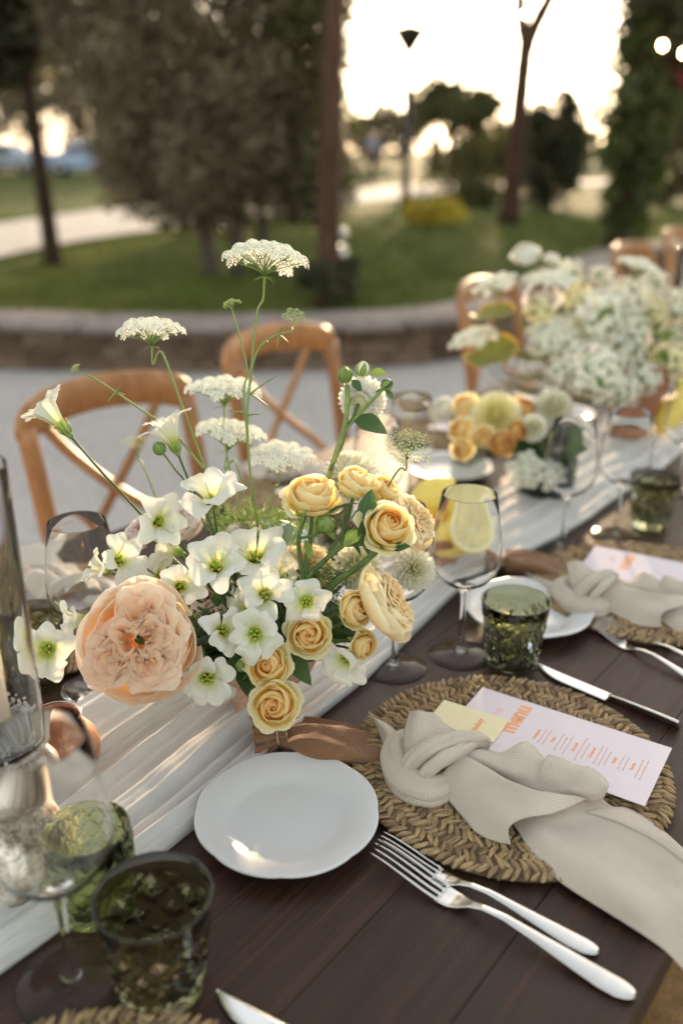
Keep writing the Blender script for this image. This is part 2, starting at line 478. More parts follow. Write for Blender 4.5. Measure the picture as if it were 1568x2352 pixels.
M['copper'] = (lambda k: (k.set(col=k.ramp(k.noise(22, 7, .7), [(.38, (.22, .085, .04)), (.52, (.44, .22, .13)), (.66, (.66, .47, .37))]), rough=k.ramp(k.noise(40, 5), [(.35, .5), (.65, .22)]), metal=.55), k.bump(k.noise(40, 6), .12, .002), k.m)[2])(NT('copper_mercury_glass'))
M['wax'] = NT('ivory_wax').set(col=(.84, .76, .62), rough=.5, spec=.3, Subsurface_Weight=.2).m
M['salt'] = simple('coarse_salt', (.80, .81, .82), .6, .06, 200, .5, 300, tr=.2)
M['lemonskin'] = simple('lemon_rind', (.85, .65, .14), .45, .1, 20, .4, 160)
M['lemonpith'] = simple('lemon_pith', (.82, .76, .55), .7, .05, 40)
M['lemonflesh'] = simple('lemon_flesh', (.78, .68, .33), .35, .15, 60, .3, 120, tr=.2)
M['twine'] = simple('pale_twine', (.55, .45, .25), .8, .2, 80)
M['cane'] = simple('woven_cane', (.50, .30, .12), .6, .25, 60, .4, 300, island=True)
# ================================================================== setting
LAWN = 0.33
def ground_mat():
    k = NT('pale_gravel')
    n1 = k.noise(160, 3, .7, 'Object'); n2 = k.noise(1.1, 4)
    c = k.mix(.75, k.ramp(n2, [(.35, (.70, .655, .625)), (.7, (.80, .755, .72))]), k.ramp(n1, [(.3, (.55, .53, .52)), (.7, (1, 1, 1))]), 'MULTIPLY')
    c = k.mix(.8, c, k.ramp(k.noise(20, 5, .75), [(.36, (.72, .70, .70)), (.58, (1, 1, 1))]), 'MULTIPLY')
    k.set(col=c, rough=.9, spec=.15); k.bump(n1, .8, .01); return k.m
def lawn_mat():
    k = NT('short_lawn')
    n1 = k.noise(.9, 5, .6); n2 = k.noise(14, 5, .7)
    c = k.mix(.55, k.ramp(n1, [(.35, (.045, .066, .011)), (.55, (.085, .108, .016)), (.72, (.15, .14, .032))]), k.ramp(n2, [(.3, (.35, .4, .3)), (.7, (1, 1, .9))]), 'MULTIPLY')
    k.set(col=c, rough=.9, spec=.1); k.bump(n2, .8, .03); return k.m
M['gravel'] = ground_mat(); M['lawn'] = lawn_mat()
M['grass'] = simple('grass_blades', (.095, .125, .018), .7, .45, 2, tr=.3)
M['path'] = simple('dusty_path', (.52, .46, .42), .9, .12, 3, .3, 60)
M['stone'] = (lambda k: (k.set(col=k.mix(1.0, k.ramp(k.noise(9, 6, .6), [(.3, (.11, .08, .06)), (.7, (.30, .23, .175))]), k.ramp(k.orand(), [(0, (.55, .48, .42)), (.5, (.9, .82, .74)), (1, (1, .98, .95))]), 'MULTIPLY'), rough=.9, spec=.2), k.bump(k.noise(30, 6, .7), .6, .01), k.m)[2])(NT('rubble_stone'))
M['capstone'] = (lambda k: (k.set(col=k.ramp(k.noise(5, 6, .6), [(.3, (.22, .18, .16)), (.7, (.38, .32, .29))]), rough=.85, spec=.25), k.bump(k.noise(25, 6, .7), .4, .01), k.m)[2])(NT('grey_capstone'))
M['mortar'] = simple('earth_mortar', (.13, .105, .085), .95, .2, 20, .5, 80)

# wall line, on the ground (front face)
wpts = [on(x, y, 0) for x, y in ((-700, 815), (-300, 838), (0, 850), (300, 857), (600, 855), (850, 846), (1000, 833), (1130, 806), (1250, 752), (1350, 690), (1480, 636), (1800, 590), (2300, 562))]
wline = spline(wpts, 10)
def arclen(L):
    s = [0.0]
    for a, b in zip(L, L[1:]): s.append(s[-1] + (b - a).length)
    return s
WS = arclen(wline)
def wall_at(d):
    for i in range(len(WS) - 1):
        if WS[i + 1] >= d or i == len(WS) - 2:
            t = (d - WS[i]) / (WS[i + 1] - WS[i]); p = wline[i].lerp(wline[i + 1], t)
            tg = (wline[i + 1] - wline[i]).normalized(); return p, tg, Vector((-tg.y, tg.x, 0))
# gravel court
mb = MB(); mb.add([(-60, -30, 0), (60, -30, 0), (60, 40, 0), (-60, 40, 0)], [(0, 1, 2, 3)])
tag(obj('gravel_court', mb, M['gravel'], smooth=False), 'pale gravel court under the table', kind='structure')
# loose pebbles on the court
npb = 16000; yy = NP.uniform(1.7, 6.3, npb) ; xx = NP.uniform(-.46, .34, npb) * yy
sz = NP.uniform(.004, .011, npb) * (1 + .5 * (NP.uniform(0, 1, npb) > .93)); ang = NP.uniform(0, 6.28, npb)
O6 = np.array([(1, 0, 0), (0, .8, 0), (-1, 0, 0), (0, -.8, 0), (0, 0, .7), (0, 0, -.7)], float)
Vp = O6[None] * sz[:, None, None] * NP.uniform(.7, 1.3, (npb, 6, 1)); ca, sa = np.cos(ang)[:, None], np.sin(ang)[:, None]
Vp = np.stack([Vp[..., 0] * ca - Vp[..., 1] * sa + xx[:, None], Vp[..., 0] * sa + Vp[..., 1] * ca + yy[:, None], Vp[..., 2] + sz[:, None] * .3], -1)
F8 = np.array([(0, 1, 4), (1, 2, 4), (2, 3, 4), (3, 0, 4), (1, 0, 5), (2, 1, 5), (3, 2, 5), (0, 3, 5)])
me = bpy.data.meshes.new('pebbles'); me.vertices.add(npb * 6); me.vertices.foreach_set('co', Vp.astype(np.float32).ravel())
fi = (F8[None] + (np.arange(npb) * 6)[:, None, None]).reshape(-1); me.loops.add(len(fi)); me.loops.foreach_set('vertex_index', fi.astype(np.int32))
me.polygons.add(npb * 8); me.polygons.foreach_set('loop_start', np.arange(0, npb * 24, 3, dtype=np.int32)); me.update(calc_edges=True)
me.materials.append(simple('pebble', (.66, .63, .61), .85, .15, 30, island=True)); tag(link('pebbles', me), 'loose pale pebbles on the gravel court', 'gravel', kind='stuff')
# lawn: from behind the wall to the horizon
mb = MB(); far = []; near = []
for d in np.linspace(0, WS[-1], 60):
    p, tg, nn = wall_at(d); near.append(p + nn * .2 + Vector((0, 0, LAWN)))
rows = [near]
for dist in (1.0, 2.5, 5, 9, 15, 25, 45, 90, 300, 3000):
    row = []
    for q in near:
        di = Vector((q.x * 1.0, q.y, 0)).normalized()
        p = q + di * dist
        hz = (.05 * fnoise(p.x, p.y, 0, .35) if dist < 30 else 0)
        row.append(Vector((p.x, p.y, LAWN + hz)))
    rows.append(row)
P = np.array([[tuple(p) for p in r] for r in rows]); mb.grid(P)
tag(obj('lawn', mb, M['lawn']), kind='structure')
LG = up_grid(P[:8], 2)
# grass blades on the nearer lawn
nb = 42000; V4 = np.zeros((nb, 4, 3)); k = 0
while k < nb:
    y = NP.uniform(5.6, 17); x = NP.uniform(-.52 * y - 1, .52 * y + 1)
    # behind the wall?
    ok = False
    pr = Vector((0, 0, CAMH)); 
    best = min(range(len(wline)), key=lambda i: (wline[i].x - x) ** 2 + (wline[i].y - y) ** 2)
    i = min(best, len(wline) - 2); tg = (wline[i + 1] - wline[i]).normalized(); nn = Vector((-tg.y, tg.x, 0))
    sd = (Vector((x, y, 0)) - wline[i]).dot(nn)
    if sd < .24: continue
    for _ in range(7):
        bx, by = x + NP.normal(0, .09), y + NP.normal(0, .09)
        a = NP.uniform(0, 6.283); h = NP.uniform(.03, .085); w = .007; ln = NP.uniform(-.03, .03, 2)
        c, s_ = math.cos(a) * w, math.sin(a) * w; zz = LAWN - .03
        V4[k] = ((bx - c, by - s_, zz), (bx + c, by + s_, zz), (bx + ln[0] + c * .2, by + ln[1] + s_ * .2, zz + .03 + h), (bx + ln[0] - c * .2, by + ln[1] - s_ * .2, zz + .03 + h)); k += 1
        if k >= nb: break
tag(quads('grass', V4, M['grass']), 'short green grass on the lawn behind the stone wall', 'grass', kind='stuff')
# path across the lawn
def strip(name, px, mat, h, label):
    mb = MB(); G = np.array([[tuple(on(x, a, LAWN) + Vector((0, 0, h))) for a in np.linspace(y1, y0, 4)] for x, y0, y1 in px])
    mb.grid(up_grid(G, 3)); return tag(obj(name, mb, mat), label, kind='structure')
strip('path', [(-300, 560, 680), (0, 520, 600), (180, 494, 562), (330, 476, 540), (480, 466, 520), (620, 458, 500), (760, 444, 480), (900, 430, 462), (1100, 421, 440), (1400, 416, 426)], M['path'], .05, 'pale dusty footpath across the lawn')

# wall with its stones and caps
wall = thing('stone_wall', 'low curved rubble stone wall with grey capstones round the gravel court', 'wall', wall_at(WS[-1] * .45)[0])
def rel(p): return p - wall.location
mb = MB(); G = []
for d in np.linspace(0, WS[-1], 80):
    p, tg, nn = wall_at(d)
    G.append([tuple(rel(p + nn * .03)), tuple(rel(p + nn * .03 + Vector((0, 0, .265)))), tuple(rel(p + nn * .34 + Vector((0, 0, .265)))), tuple(rel(p + nn * .34))])
obj('mortar_core', mb.grid(np.array(G)), M['mortar'], wall, smooth=False)
stone_meshes = []
for i in range(8):
    b = MB(); b.box((0, 0, 0), (1, 1, 1), bev=.16, jit=.05); me = b.mesh('stone'); me.materials.append(M['stone']); stone_meshes.append(me)
RS = random.Random(3)
d0, d1 = 0.8, WS[-1] * .80
for course in range(3):
    d = d0 + RS.uniform(0, .2); z = .045 + course * .088
    while d < d1:
        L = RS.uniform(.14, .34); p, tg, nn = wall_at(d + L / 2)
        if abs(p.x) < .55 * p.y + .4:
            o = link('stone', RS.choice(stone_meshes), wall)
            o.location = rel(p + nn * (.045 + RS.uniform(-.012, .012)) + Vector((0, 0, z)))
            o.rotation_euler = (RS.uniform(-.05, .05), RS.uniform(-.04, .04), math.atan2(tg.y, tg.x)); o.scale = (L * .97, .10, .084 + RS.uniform(-.008, .008))
        d += L + .012
cap_meshes = []
for i in range(5):
    b = MB(); b.box((0, 0, 0), (1, 1, 1), bev=.05, jit=.018); me = b.mesh('capstone'); me.materials.append(M['capstone']); cap_meshes.append(me)
d = .3
while d < d1:
    L = RS.uniform(.42, .7); p, tg, nn = wall_at(d + L / 2)
    o = link('capstone', RS.choice(cap_meshes), wall)
    o.location = rel(p + nn * .155 + Vector((0, 0, .307 + RS.uniform(-.006, .006)))); o.rotation_euler = (0, 0, math.atan2(tg.y, tg.x)); o.scale = (L * .985, .42, .085)
    d += L

# ------------------------------------------------------------------ trees
def bark(name, a, b): 
    k = NT(name); n = k.noise(6, 6, .7, stretch=(4, 4, .6)); k.set(col=k.ramp(n, [(.35, a), (.65, b)]), rough=.95, spec=.1); k.bump(n, .8, .03); return k.m
M['bark'] = bark('dark_bark', (.030, .020, .014), (.075, .050, .036))
M['redbark'] = bark('reddish_bark', (.050, .030, .022), (.11, .066, .045))
M['greybark'] = bark('grey_bark', (.07, .055, .05), (.16, .13, .115))
M['olive'] = simple('olive_leaves', (.165, .138, .082), .6, .4, 2.0, tr=.22)
M['darkfol'] = simple('dark_leaves', (.055, .055, .022), .6, .45, 1.5, tr=.25)
M['yellowfol'] = simple('yellowing_leaves', (.11, .10, .02), .6, .45, 2.0, tr=.4)
M['warmfol'] = simple('warm_green_leaves', (.10, .10, .03), .6, .4, 1.5, tr=.35)
M['ivyfol'] = simple('ivy_leaves', (.085, .105, .026), .5, .5, 1.5, tr=.3)
M['pinkfol'] = simple('dusky_pink_blossom', (.22, .05, .06), .6, .4, 3.0, tr=.3)
M['yellowshrub'] = simple('yellow_flowering_leaves', (.48, .38, .04), .6, .4, 3.0, tr=.4)
def leaf_quads(pts, size, flat=.5):
    n = len(pts); a = NP.normal(0, 1, (n, 3)); a /= np.linalg.norm(a, axis=1)[:, None]
    b = NP.normal(0, 1, (n, 3)); b -= a * (a * b).sum(1)[:, None]; b /= np.linalg.norm(b, axis=1)[:, None]
    s = (size * NP.uniform(.6, 1.4, n))[:, None]; a = a * s; b = b * s * flat
    return np.stack([pts - a, pts - b * .9, pts + a, pts + b * .9], 1)
def crown_pts(c, r, n, clumps=40, tight=.28, shell=.55):
    """leaf places in clumps through an ellipsoid, thin in places"""
    c = np.array(c); r = np.array(r)
    d = NP.normal(0, 1, (clumps, 3)); d /= np.linalg.norm(d, axis=1)[:, None]
    cc = c + d * r * (NP.uniform(shell ** 3, 1, clumps) ** (1 / 3))[:, None]
    w = NP.uniform(.5, 1.6, clumps); idx = NP.choice(clumps, n, p=w / w.sum())
    e = NP.normal(0, 1, (n, 3)); e /= np.linalg.norm(e, axis=1)[:, None]; e *= (NP.uniform(0, 1, n) ** .45)[:, None]
    return cc[idx] + e * r.mean() * tight * NP.uniform(.8, 1.3, clumps)[idx][:, None]
def tree(name, label, base, trunks, crowns, barkm, cat='tree', group=None):
    t = thing(name, label, cat, base, group=group)
    for pts, r0, r1 in trunks:
        sp = spline(pts, 5); rr = np.linspace(r0, r1, len(sp)) * (1 + .08 * np.array([fnoise(i * .7, r0 * 90) for i in range(len(sp))]))
        rr[0] *= 1.25
        obj('trunk' if r0 > .03 else 'limb', MB().tube([tuple(p) for p in sp], rr, 10), barkm, t)
    for P_, size, mat, nm, fl in crowns:
        quads(nm, leaf_quads(P_, size, fl), mat, t)
    return t
def B(x, y): return on(x, y, LAWN)
# left dark trunk with hanging foliage
b = B(125, 612)
tree('tree', 'slender dark trunk at the left with hanging dark leaves, on the lawn before the path', b,
     [([(0, 0, 0), (-.02, 0, .7), (-.05, .02, 1.5), (-.06, 0, 2.4), (-.1, 0, 4.2)], .085, .06), ([(-.06, 0, 2.1), (.3, -.1, 2.6), (.8, -.2, 3.2)], .028, .012)],
     [(crown_pts((-.70, .1, 2.45), (1.0, .7, .85), 20000, 200, .3, .05), .06, M['darkfol'], 'crown', .5),
      (crown_pts((.20, -.05, 2.15), (.24, .25, .42), 700, 22, .4), .045, M['yellowfol'], 'yellow_foliage', .5),
      (crown_pts((.2, .1, 3.5), (1.5, 1.0, .9), 9000, 110, .3, .1), .055, M['darkfol'], 'upper_crown', .5)], M['bark'])
# great olive
b = B(510, 634)
tree('olive_tree', 'great dusky olive tree with drooping crown and several low stems on the lawn', b,
     [([(-.1, 0, 0), (-.13, 0, .5), (-.08, .05, 1.0), (.0, 0, 1.8)], .075, .05), ([(.12, .12, 0), (.16, .1, .5), (.3, .1, 1.1), (.5, .1, 1.9)], .06, .04), ([(.32, .3, 0), (.36, .3, .5), (.2, .3, 1.2)], .05, .035)],
     [(crown_pts((-.15, .25, 2.0), (1.15, .95, 1.45), 30000, 330, .24, .1), .046, M['olive'], 'crown', .36),
      (crown_pts((.80, .15, 1.75), (.42, .6, 1.35), 9000, 120, .30, .1), .046, M['warmfol'], 'right_foliage', .4),
      (crown_pts((-.95, .2, 2.3), (.45, .5, 1.0), 5200, 90, .36, .1), .044, M['olive'], 'left_foliage', .36),
      (crown_pts((.05, .15, 1.05), (1.15, .85, .62), 17000, 200, .26, .05), .044, M['olive'], 'lower_foliage', .36),
      (crown_pts((.0, .3, 3.2), (1.45, 1.0, .8), 14000, 180, .3, .1), .048, M['olive'], 'upper_foliage', .4)], M['greybark'])
# reddish trunk right of it
b = B(757, 705)
tree('tree', 'straight reddish trunk right of the olive tree with rough tufts at its foot', b,
     [([(0, 0, 0), (.0, 0, .8), (.03, 0, 1.8), (.06, 0, 3.6)], .085, .07)],
     [(crown_pts((.0, .0, .13), (.2, .2, .2), 1500, 14, .5), .05, M['darkfol'], 'tuft', .25),
      (crown_pts((.30, .3, 2.45), (.16, .3, .75), 260, 16, .35), .045, M['warmfol'], 'hanging_leaves', .45),
      (crown_pts((-.22, .3, 2.35), (.22, .3, .35), 420, 12, .5), .045, M['warmfol'], 'foliage', .45),
      (crown_pts((-.1, .1, 3.1), (.7, .6, .45), 1800, 30), .045, M['warmfol'], 'crown', .45)], M['redbark'])
# forked tree against the sky
b = B(1168, 516)
tree('tree', 'forked slender tree against the bright sky right of the lamp post', b,
     [([(0, 0, 0), (.02, 0, 1.0), (.05, 0, 1.9), (.08, 0, 2.6)], .165, .13), ([(.08, 0, 2.5), (-.02, .1, 3.0), (-.16, .2, 4.6)], .115, .09), ([(.08, 0, 2.5), (.28, 0, 2.95), (.50, 0, 3.28), (.95, .05, 3.42), (1.5, .1, 3.36)], .125, .075)],
     [(crown_pts((-.1, .3, 4.4), (1.6, .9, .5), 2200, 40, .3), .07, M['darkfol'], 'crown', .45),
      (crown_pts((1.05, .1, 3.72), (.95, .3, .26), 700, 22, .4), .06, M['darkfol'], 'sprays', .45)], M['redbark'])
# ivy-clad trunk
b = B(1422, 566)
tree('ivy_tree', 'thick ivy clad tree trunk near the right edge with red tinged creeper above', b,
     [([(0, 0, 0), (.03, 0, 1.0), (.05, 0, 2.2), (.0, 0, 4.5)], .17, .13)],
     [(np.concatenate([crown_pts((.05 + .02 * i, -.02, .30 + .3 * i), (.27 + .02 * i, .27, .22), 900, 14, .45, .5) for i in range(11)]), .055, M['ivyfol'], 'ivy', .6),
      (crown_pts((-.02, -.05, 1.35), (.42, .4, 1.0), 1800, 50, .30, .2), .055, M['ivyfol'], 'ivy_spray', .6),
      (crown_pts((.80, .3, 1.9), (.80, .6, 1.3), 4200, 90, .26, .1), .06, M['darkfol'], 'crown', .55),
      (crown_pts((.45, 0, 2.75), (.72, .8, .85), 4200, 80, .28, .1), .06, M['darkfol'], 'upper_crown', .55),
      (crown_pts((.65, -.1, 2.05), (.4, .3, .4), 260, 10, .35), .05, M['pinkfol'], 'red_creeper', .6)], M['bark'])
# bushes and far trees
def bush(name, label, x, y, w, h, mat, n, size, cat='shrub'):
    b = B(x, y); dz = b.y
    t = thing(name, label, cat, b)
    quads('foliage', leaf_quads(crown_pts((0, 0, h * .5), (w * .5, w * .45, h * .5), n, 50, .35, .3), size, .5), mat, t)
    obj('stem', MB().tube([(0, 0, 0), (.02, 0, h * .3), (0, .02, h * .6)], (.05, .04, .02), 6), M['bark'], t)
    return t
bush('shrub', 'tall dark rounded shrub left of the ivy clad trunk', 1262, 478, 1.30, 2.15, M['darkfol'], 5200, .075)
bush('yellow_shrub', 'small yellow flowering shrub on the lawn below the lamp post', 1000, 520, .95, .42, M['yellowshrub'], 1100, .05)
bush('shrub', 'low brownish shrub beside the forked tree', 1095, 478, 1.0, .55, M['warmfol'], 1300, .06)
bush('shrub', 'broad low green shrub between lamp post and forked tree', 1090, 440, 3.2, 1.45, M['warmfol'], 3600, .09)
bush('shrub', 'dark shrub under the tree at the far right', 1530, 470, 2.0, 2.6, M['darkfol'], 4200, .08)
bush('shrub', 'grey green shrub beyond the reddish trunk', 690, 500, 1.7, 1.2, M['olive'], 1800, .06)
def far_tree(label, x, dist, w, h, cz, mat, n, size, lean=0):
    p = Vector(((x - 784) / FPX * dist * 1.0, dist, LAWN))
    return tree('tree', label, p, [([(0, 0, 0), (lean * .3, 0, cz * .5), (lean, 0, cz)], .11, .06)],
                [(crown_pts((lean, 0, cz), (w / 2, w / 2, h / 2), int(n * 1.6), 110, .26, .2), size * 1.25, mat, 'crown', .5)], M['bark'], group=None)
far_tree('flat topped umbrella pine standing dark against the sunset', 1015, 27, 2.7, 1.5, 2.15, M['warmfol'], 4200, .07)
far_tree('pale hazy tree far off behind the walking guests', 870, 62, 5.0, 3.0, 2.2, M['olive'], 2200, .16)
far_tree('low far tree between the umbrella pine and the forked trunk', 1125, 70, 7.0, 2.6, 1.6, M['warmfol'], 2200, .18)
far_tree('far tree to the right of the forked trunk, low on the horizon', 1210, 78, 8.0, 3.4, 1.9, M['warmfol'], 2200, .18)
far_tree('broad far olive above the parked cars, left of the slender trunk', 30, 56, 7.0, 4.6, 3.7, M['olive'], 2600, .14)
far_tree('far olive above the parked cars, right of the slender trunk', 235, 60, 8.0, 5.4, 3.9, M['olive'], 3600, .15)
far_tree('far dark tree behind the left half of the olive tree', 420, 62, 11.0, 9.0, 5.0, M['darkfol'], 3000, .2)
far_tree('far dark tree behind the right half of the olive tree', 610, 66, 11.0, 9.4, 5.4, M['darkfol'], 3000, .2)
far_tree('far tall tree at the right behind the ivy clad trunk', 1540, 44, 6.5, 6.0, 4.3, M['darkfol'], 4200, .14)
far_tree('far leafy tree beyond the left end of the path', -90, 40, 5.0, 5.0, 3.6, M['darkfol'], 3000, .14)

# ------------------------------------------------------------------ lamp post, bollard, string lights
M['iron'] = simple('dark_painted_iron', (.03, .024, .02), .5, .2, 20, metal=.3)
M['brushed'] = NT('brushed_steel').set(col=(.55, .53, .50), rough=.28, metal=1.0).m
def emit(name, col, st):
    k = NT(name); k.set(col=col, rough=.4); k.b.inputs['Emission Color'].default_value = (*col, 1); k.b.inputs['Emission Strength'].default_value = st; return k.m
M['bulb'] = emit('warm_bulb', (1.0, .62, .30), 22.0)
b = B(930, 486)
t = thing('lamp_post', 'thin dark garden lamp post with a flared shade, against the sunset', 'lamp post', b)
obj('post', MB().tube([(0, 0, 0), (0, 0, .5), (0, 0, 2.75)], (.11, .085, .075), 10), M['iron'], t)
obj('base_collar', MB().lathe([(.0, 0), (.15, 0), (.15, .06), (.09, .14), (.07, .2), (0, .2)], 16), M['iron'], t)
obj('lamp_shade', MB().lathe([(.0, 2.72), (.08, 2.72), (.30, 3.05), (.30, 3.10), (.02, 3.18), (.0, 3.18)], 18), M['iron'], t)
b = B(783, 655)
t = thing('bollard_light', 'short brushed steel bollard light on the lawn beside the reddish trunk', 'bollard', b)
obj('post', MB().lathe([(0, 0), (.055, 0), (.055, .30), (.05, .31), (0, .31)], 20), M['brushed'], t)
obj('lens', MB().lathe([(0, .312), (.045, .312), (.045, .40), (0, .40)], 20), M['glass'], t)
obj('cap', MB().lathe([(0, .402), (.056, .402), (.06, .43), (.04, .47), (0, .48)], 20), M['brushed'], t)
def string(label, a, b_, sag, nb, name='string_light'):
    a, b_ = Vector(a), Vector(b_); t = thing(name, label, 'string lights', a)
    pts = [a.lerp(b_, q) - a + Vector((0, 0, -sag * 4 * q * (1 - q))) for q in np.linspace(0, 1, 16)]
    obj('wire', MB().tube([tuple(p) for p in pts], .006, 5), M['iron'], t)
    bm_ = MB().ball((0, 0, -.05), .024, 8, 6, (1, 1, 1.25)).mesh('bulb'); bm_.materials.append(M['bulb'])
    sk = MB().tube([(0, 0, 0), (0, 0, -.035)], .012, 6).mesh('socket'); sk.materials.append(M['iron'])
    for i in range(nb):
        q = (i + .5) / nb; p = a.lerp(b_, q) - a + Vector((0, 0, -sag * 4 * q * (1 - q)))
        o = link('socket', sk, t); o.location = p; o2 = link('bulb', bm_, t); o2.location = p
E14 = 14.6
string('string of warm bulbs along the top of the bright sky, highest of the three', D(760, -45, 12.0), D(1272, 29, 12.0), .02, 4)
string('string of warm bulbs sagging across the bright sky, lowest of the three', D(835, 118, 12.0), D(1188, 112, 13.6), .10, 3)
string('string of warm bulbs from the ivy clad trunk out past the right edge', D(1497, 80, 8.8), D(1597, 116, 8.8), .01, 2)

# ------------------------------------------------------------------ guests far off
M['skin'] = simple('skin', (.45, .27, .19), .6, .1)
M['blueshirt'] = simple('pale_blue_shirt', (.42, .50, .68), .8, .08)
M['greyjacket'] = simple('grey_blue_jacket', (.20, .23, .32), .8, .1)
M['trousers'] = simple('dark_trousers', (.05, .035, .03), .8, .15)
M['hair'] = simple('dark_hair', (.03, .02, .014), .7, .2)
def skin_mesh(name, verts, edges, radii, mat, parent, root=0, lv=1):
    me = bpy.data.meshes.new(name); me.from_pydata(verts, edges, []); me.materials.append(mat)
    o = link(name, me, parent); sk = o.modifiers.new('skin', 'SKIN'); sk.use_smooth_shade = True
    for v, r in zip(me.skin_vertices[0].data, radii): v.radius = (r, r) if not hasattr(r, '__len__') else r
    me.skin_vertices[0].data[root].use_root = True
    s = o.modifiers.new('smooth', 'SUBSURF'); s.levels = s.render_levels = lv
    return o
def person(label, x, dist, rz, top, stride=.16):
    p = Vector(((x - 784) / FPX * dist, dist, LAWN)); t = thing('person', label, 'person', p, rz)
    s = stride
    V = [(0, 0, .95), (0, 0, 1.15), (0, 0, 1.38), (0, 0, 1.50), (0, .01, 1.60), (0, .02, 1.70),
         (.18, 0, 1.40), (.24, .06, 1.14), (.22, .16, .92), (-.18, 0, 1.40), (-.24, -.04, 1.14), (-.23, .02, .90),
         (.09, 0, .90), (.10, s * .6, .50), (.10, s * .3, .10), (.10, s * .3 + .12, .04), (-.09, 0, .90), (-.10, -s * .3, .50), (-.10, -s, .10), (-.10, -s + .12, .04)]
    E_ = [(0, 1), (1, 2), (2, 3), (3, 4), (4, 5), (2, 6), (6, 7), (7, 8), (2, 9), (9, 10), (10, 11), (0, 12), (12, 13), (13, 14), (14, 15), (0, 16), (16, 17), (17, 18), (18, 19)]
    Rr = [.13, .13, .14, .055, .09, .085, .06, .045, .035, .06, .045, .035, .085, .06, .045, .035, .085, .06, .045, .035]
    skin_mesh('body', V, E_, Rr, M['skin'], t)
    skin_mesh('shirt', [V[0], V[1], V[2], V[6], V[7], V[9], V[10]], [(0, 1), (1, 2), (2, 3), (3, 4), (2, 5), (5, 6)], [.16, .155, .165, .075, .06, .075, .06], top, t)
    skin_mesh('trousers', [V[0], V[12], V[13], V[14], V[16], V[17], V[18]], [(0, 1), (1, 2), (2, 3), (0, 4), (4, 5), (5, 6)], [.15, .10, .075, .065, .10, .075, .065], M['trousers'], t)
    skin_mesh('hair', [(0, .0, 1.66), (0, -.01, 1.73)], [(0, 1)], [.095, .09], M['hair'], t)
    return t
person('person in a grey blue jacket standing far off left of the lamp post', 850, 30, rad(40), M['greyjacket'])
person('person in pale blue shirt and dark trousers walking right of the lamp post', 984, 31, rad(-60), M['blueshirt'], .3)

# ------------------------------------------------------------------ cars far off
M['tyre'] = simple('tyre_rubber', (.02, .02, .02), .8, .1)
M['carglass'] = NT('dark_car_glass').set(col=(.03, .035, .04), rough=.05, spec=.6).m
M['lens'] = NT('lamp_lens').set(col=(.8, .8, .78), rough=.15).m
def car(label, x, dist, rz, col, name_):
    paint = NT(name_).set(col=col, rough=.3, spec=.5, Coat_Weight=.6).m
    t = thing('parked_car', label, 'car', Vector(((x - 784) / FPX * dist, dist, LAWN)), rz, 'cars parked beyond the lawn')
    prof = [(-2.05, .35), (-2.1, .6), (-2.0, .85), (-1.85, .95), (-1.35, 1.0), (-.95, 1.38), (-.3, 1.48), (.45, 1.42), (1.05, 1.0), (1.8, .88), (2.1, .7), (2.12, .42), (1.9, .28), (-1.9, .28)]
    m = MB(); n = len(prof); ys = [(-.84, .9), (-.80, 1), (0, 1.02), (.80, 1), (.84, .9)]
    V = [(px, y * (1 if pz < 1.0 else .82), .28 + (pz - .28) * k) for y, k in ys for px, pz in prof]
    F = [(a * n + i, a * n + (i + 1) % n, (a + 1) * n + (i + 1) % n, (a + 1) * n + i) for a in range(4) for i in range(n)]
    F += [tuple(range(n))[::-1], tuple(4 * n + i for i in range(n))]
    obj('body', m.add(V, F), paint, t)
    for s in (-1, 1):
        obj('side_window', MB().add([(-1.2, s * .80, 1.02), (.85, s * .80, 1.02), (.38, s * .72, 1.36), (-.85, s * .72, 1.33), (-1.2, s * .77, 1.02), (.85, s * .77, 1.02), (.38, s * .69, 1.36), (-.85, s * .69, 1.33)], [(0, 1, 2, 3), (7, 6, 5, 4), (0, 4, 5, 1), (1, 5, 6, 2), (2, 6, 7, 3), (3, 7, 4, 0)]), M['carglass'], t, smooth=False)
        obj('headlight', MB().box((2.08, s * .6, .68), (.1, .3, .14), bev=.02), M['lens'], t)
        for wx in (-1.3, 1.32):
            w = obj('wheel', MB().lathe([(.0, -.1), (.2, -.1), (.3, -.08), (.32, 0), (.3, .08), (.2, .1), (.0, .1)], 18).xf(Matrix.Translation((wx, s * .78, .32)) @ Matrix.Rotation(rad(90), 4, 'X')), M['tyre'], t)
            obj('rim', MB().lathe([(0, -.105), (.19, -.105), (.17, .105), (0, .105)], 14).xf(Matrix.Translation((wx, s * .785, .32)) @ Matrix.Rotation(rad(90), 4, 'X')), M['brushed'], w)
    return t
car('pale blue parked car right of the slender trunk, beyond the path', 250, 44, rad(8), (.40, .52, .78), 'blue_paint')
car('silver blue parked car left of the slender trunk, beyond the path', 70, 47, rad(-12), (.42, .48, .58), 'silver_paint')
car('dull red parked car at the left edge, beyond the path', -45, 46, rad(75), (.45, .05, .05), 'red_paint')
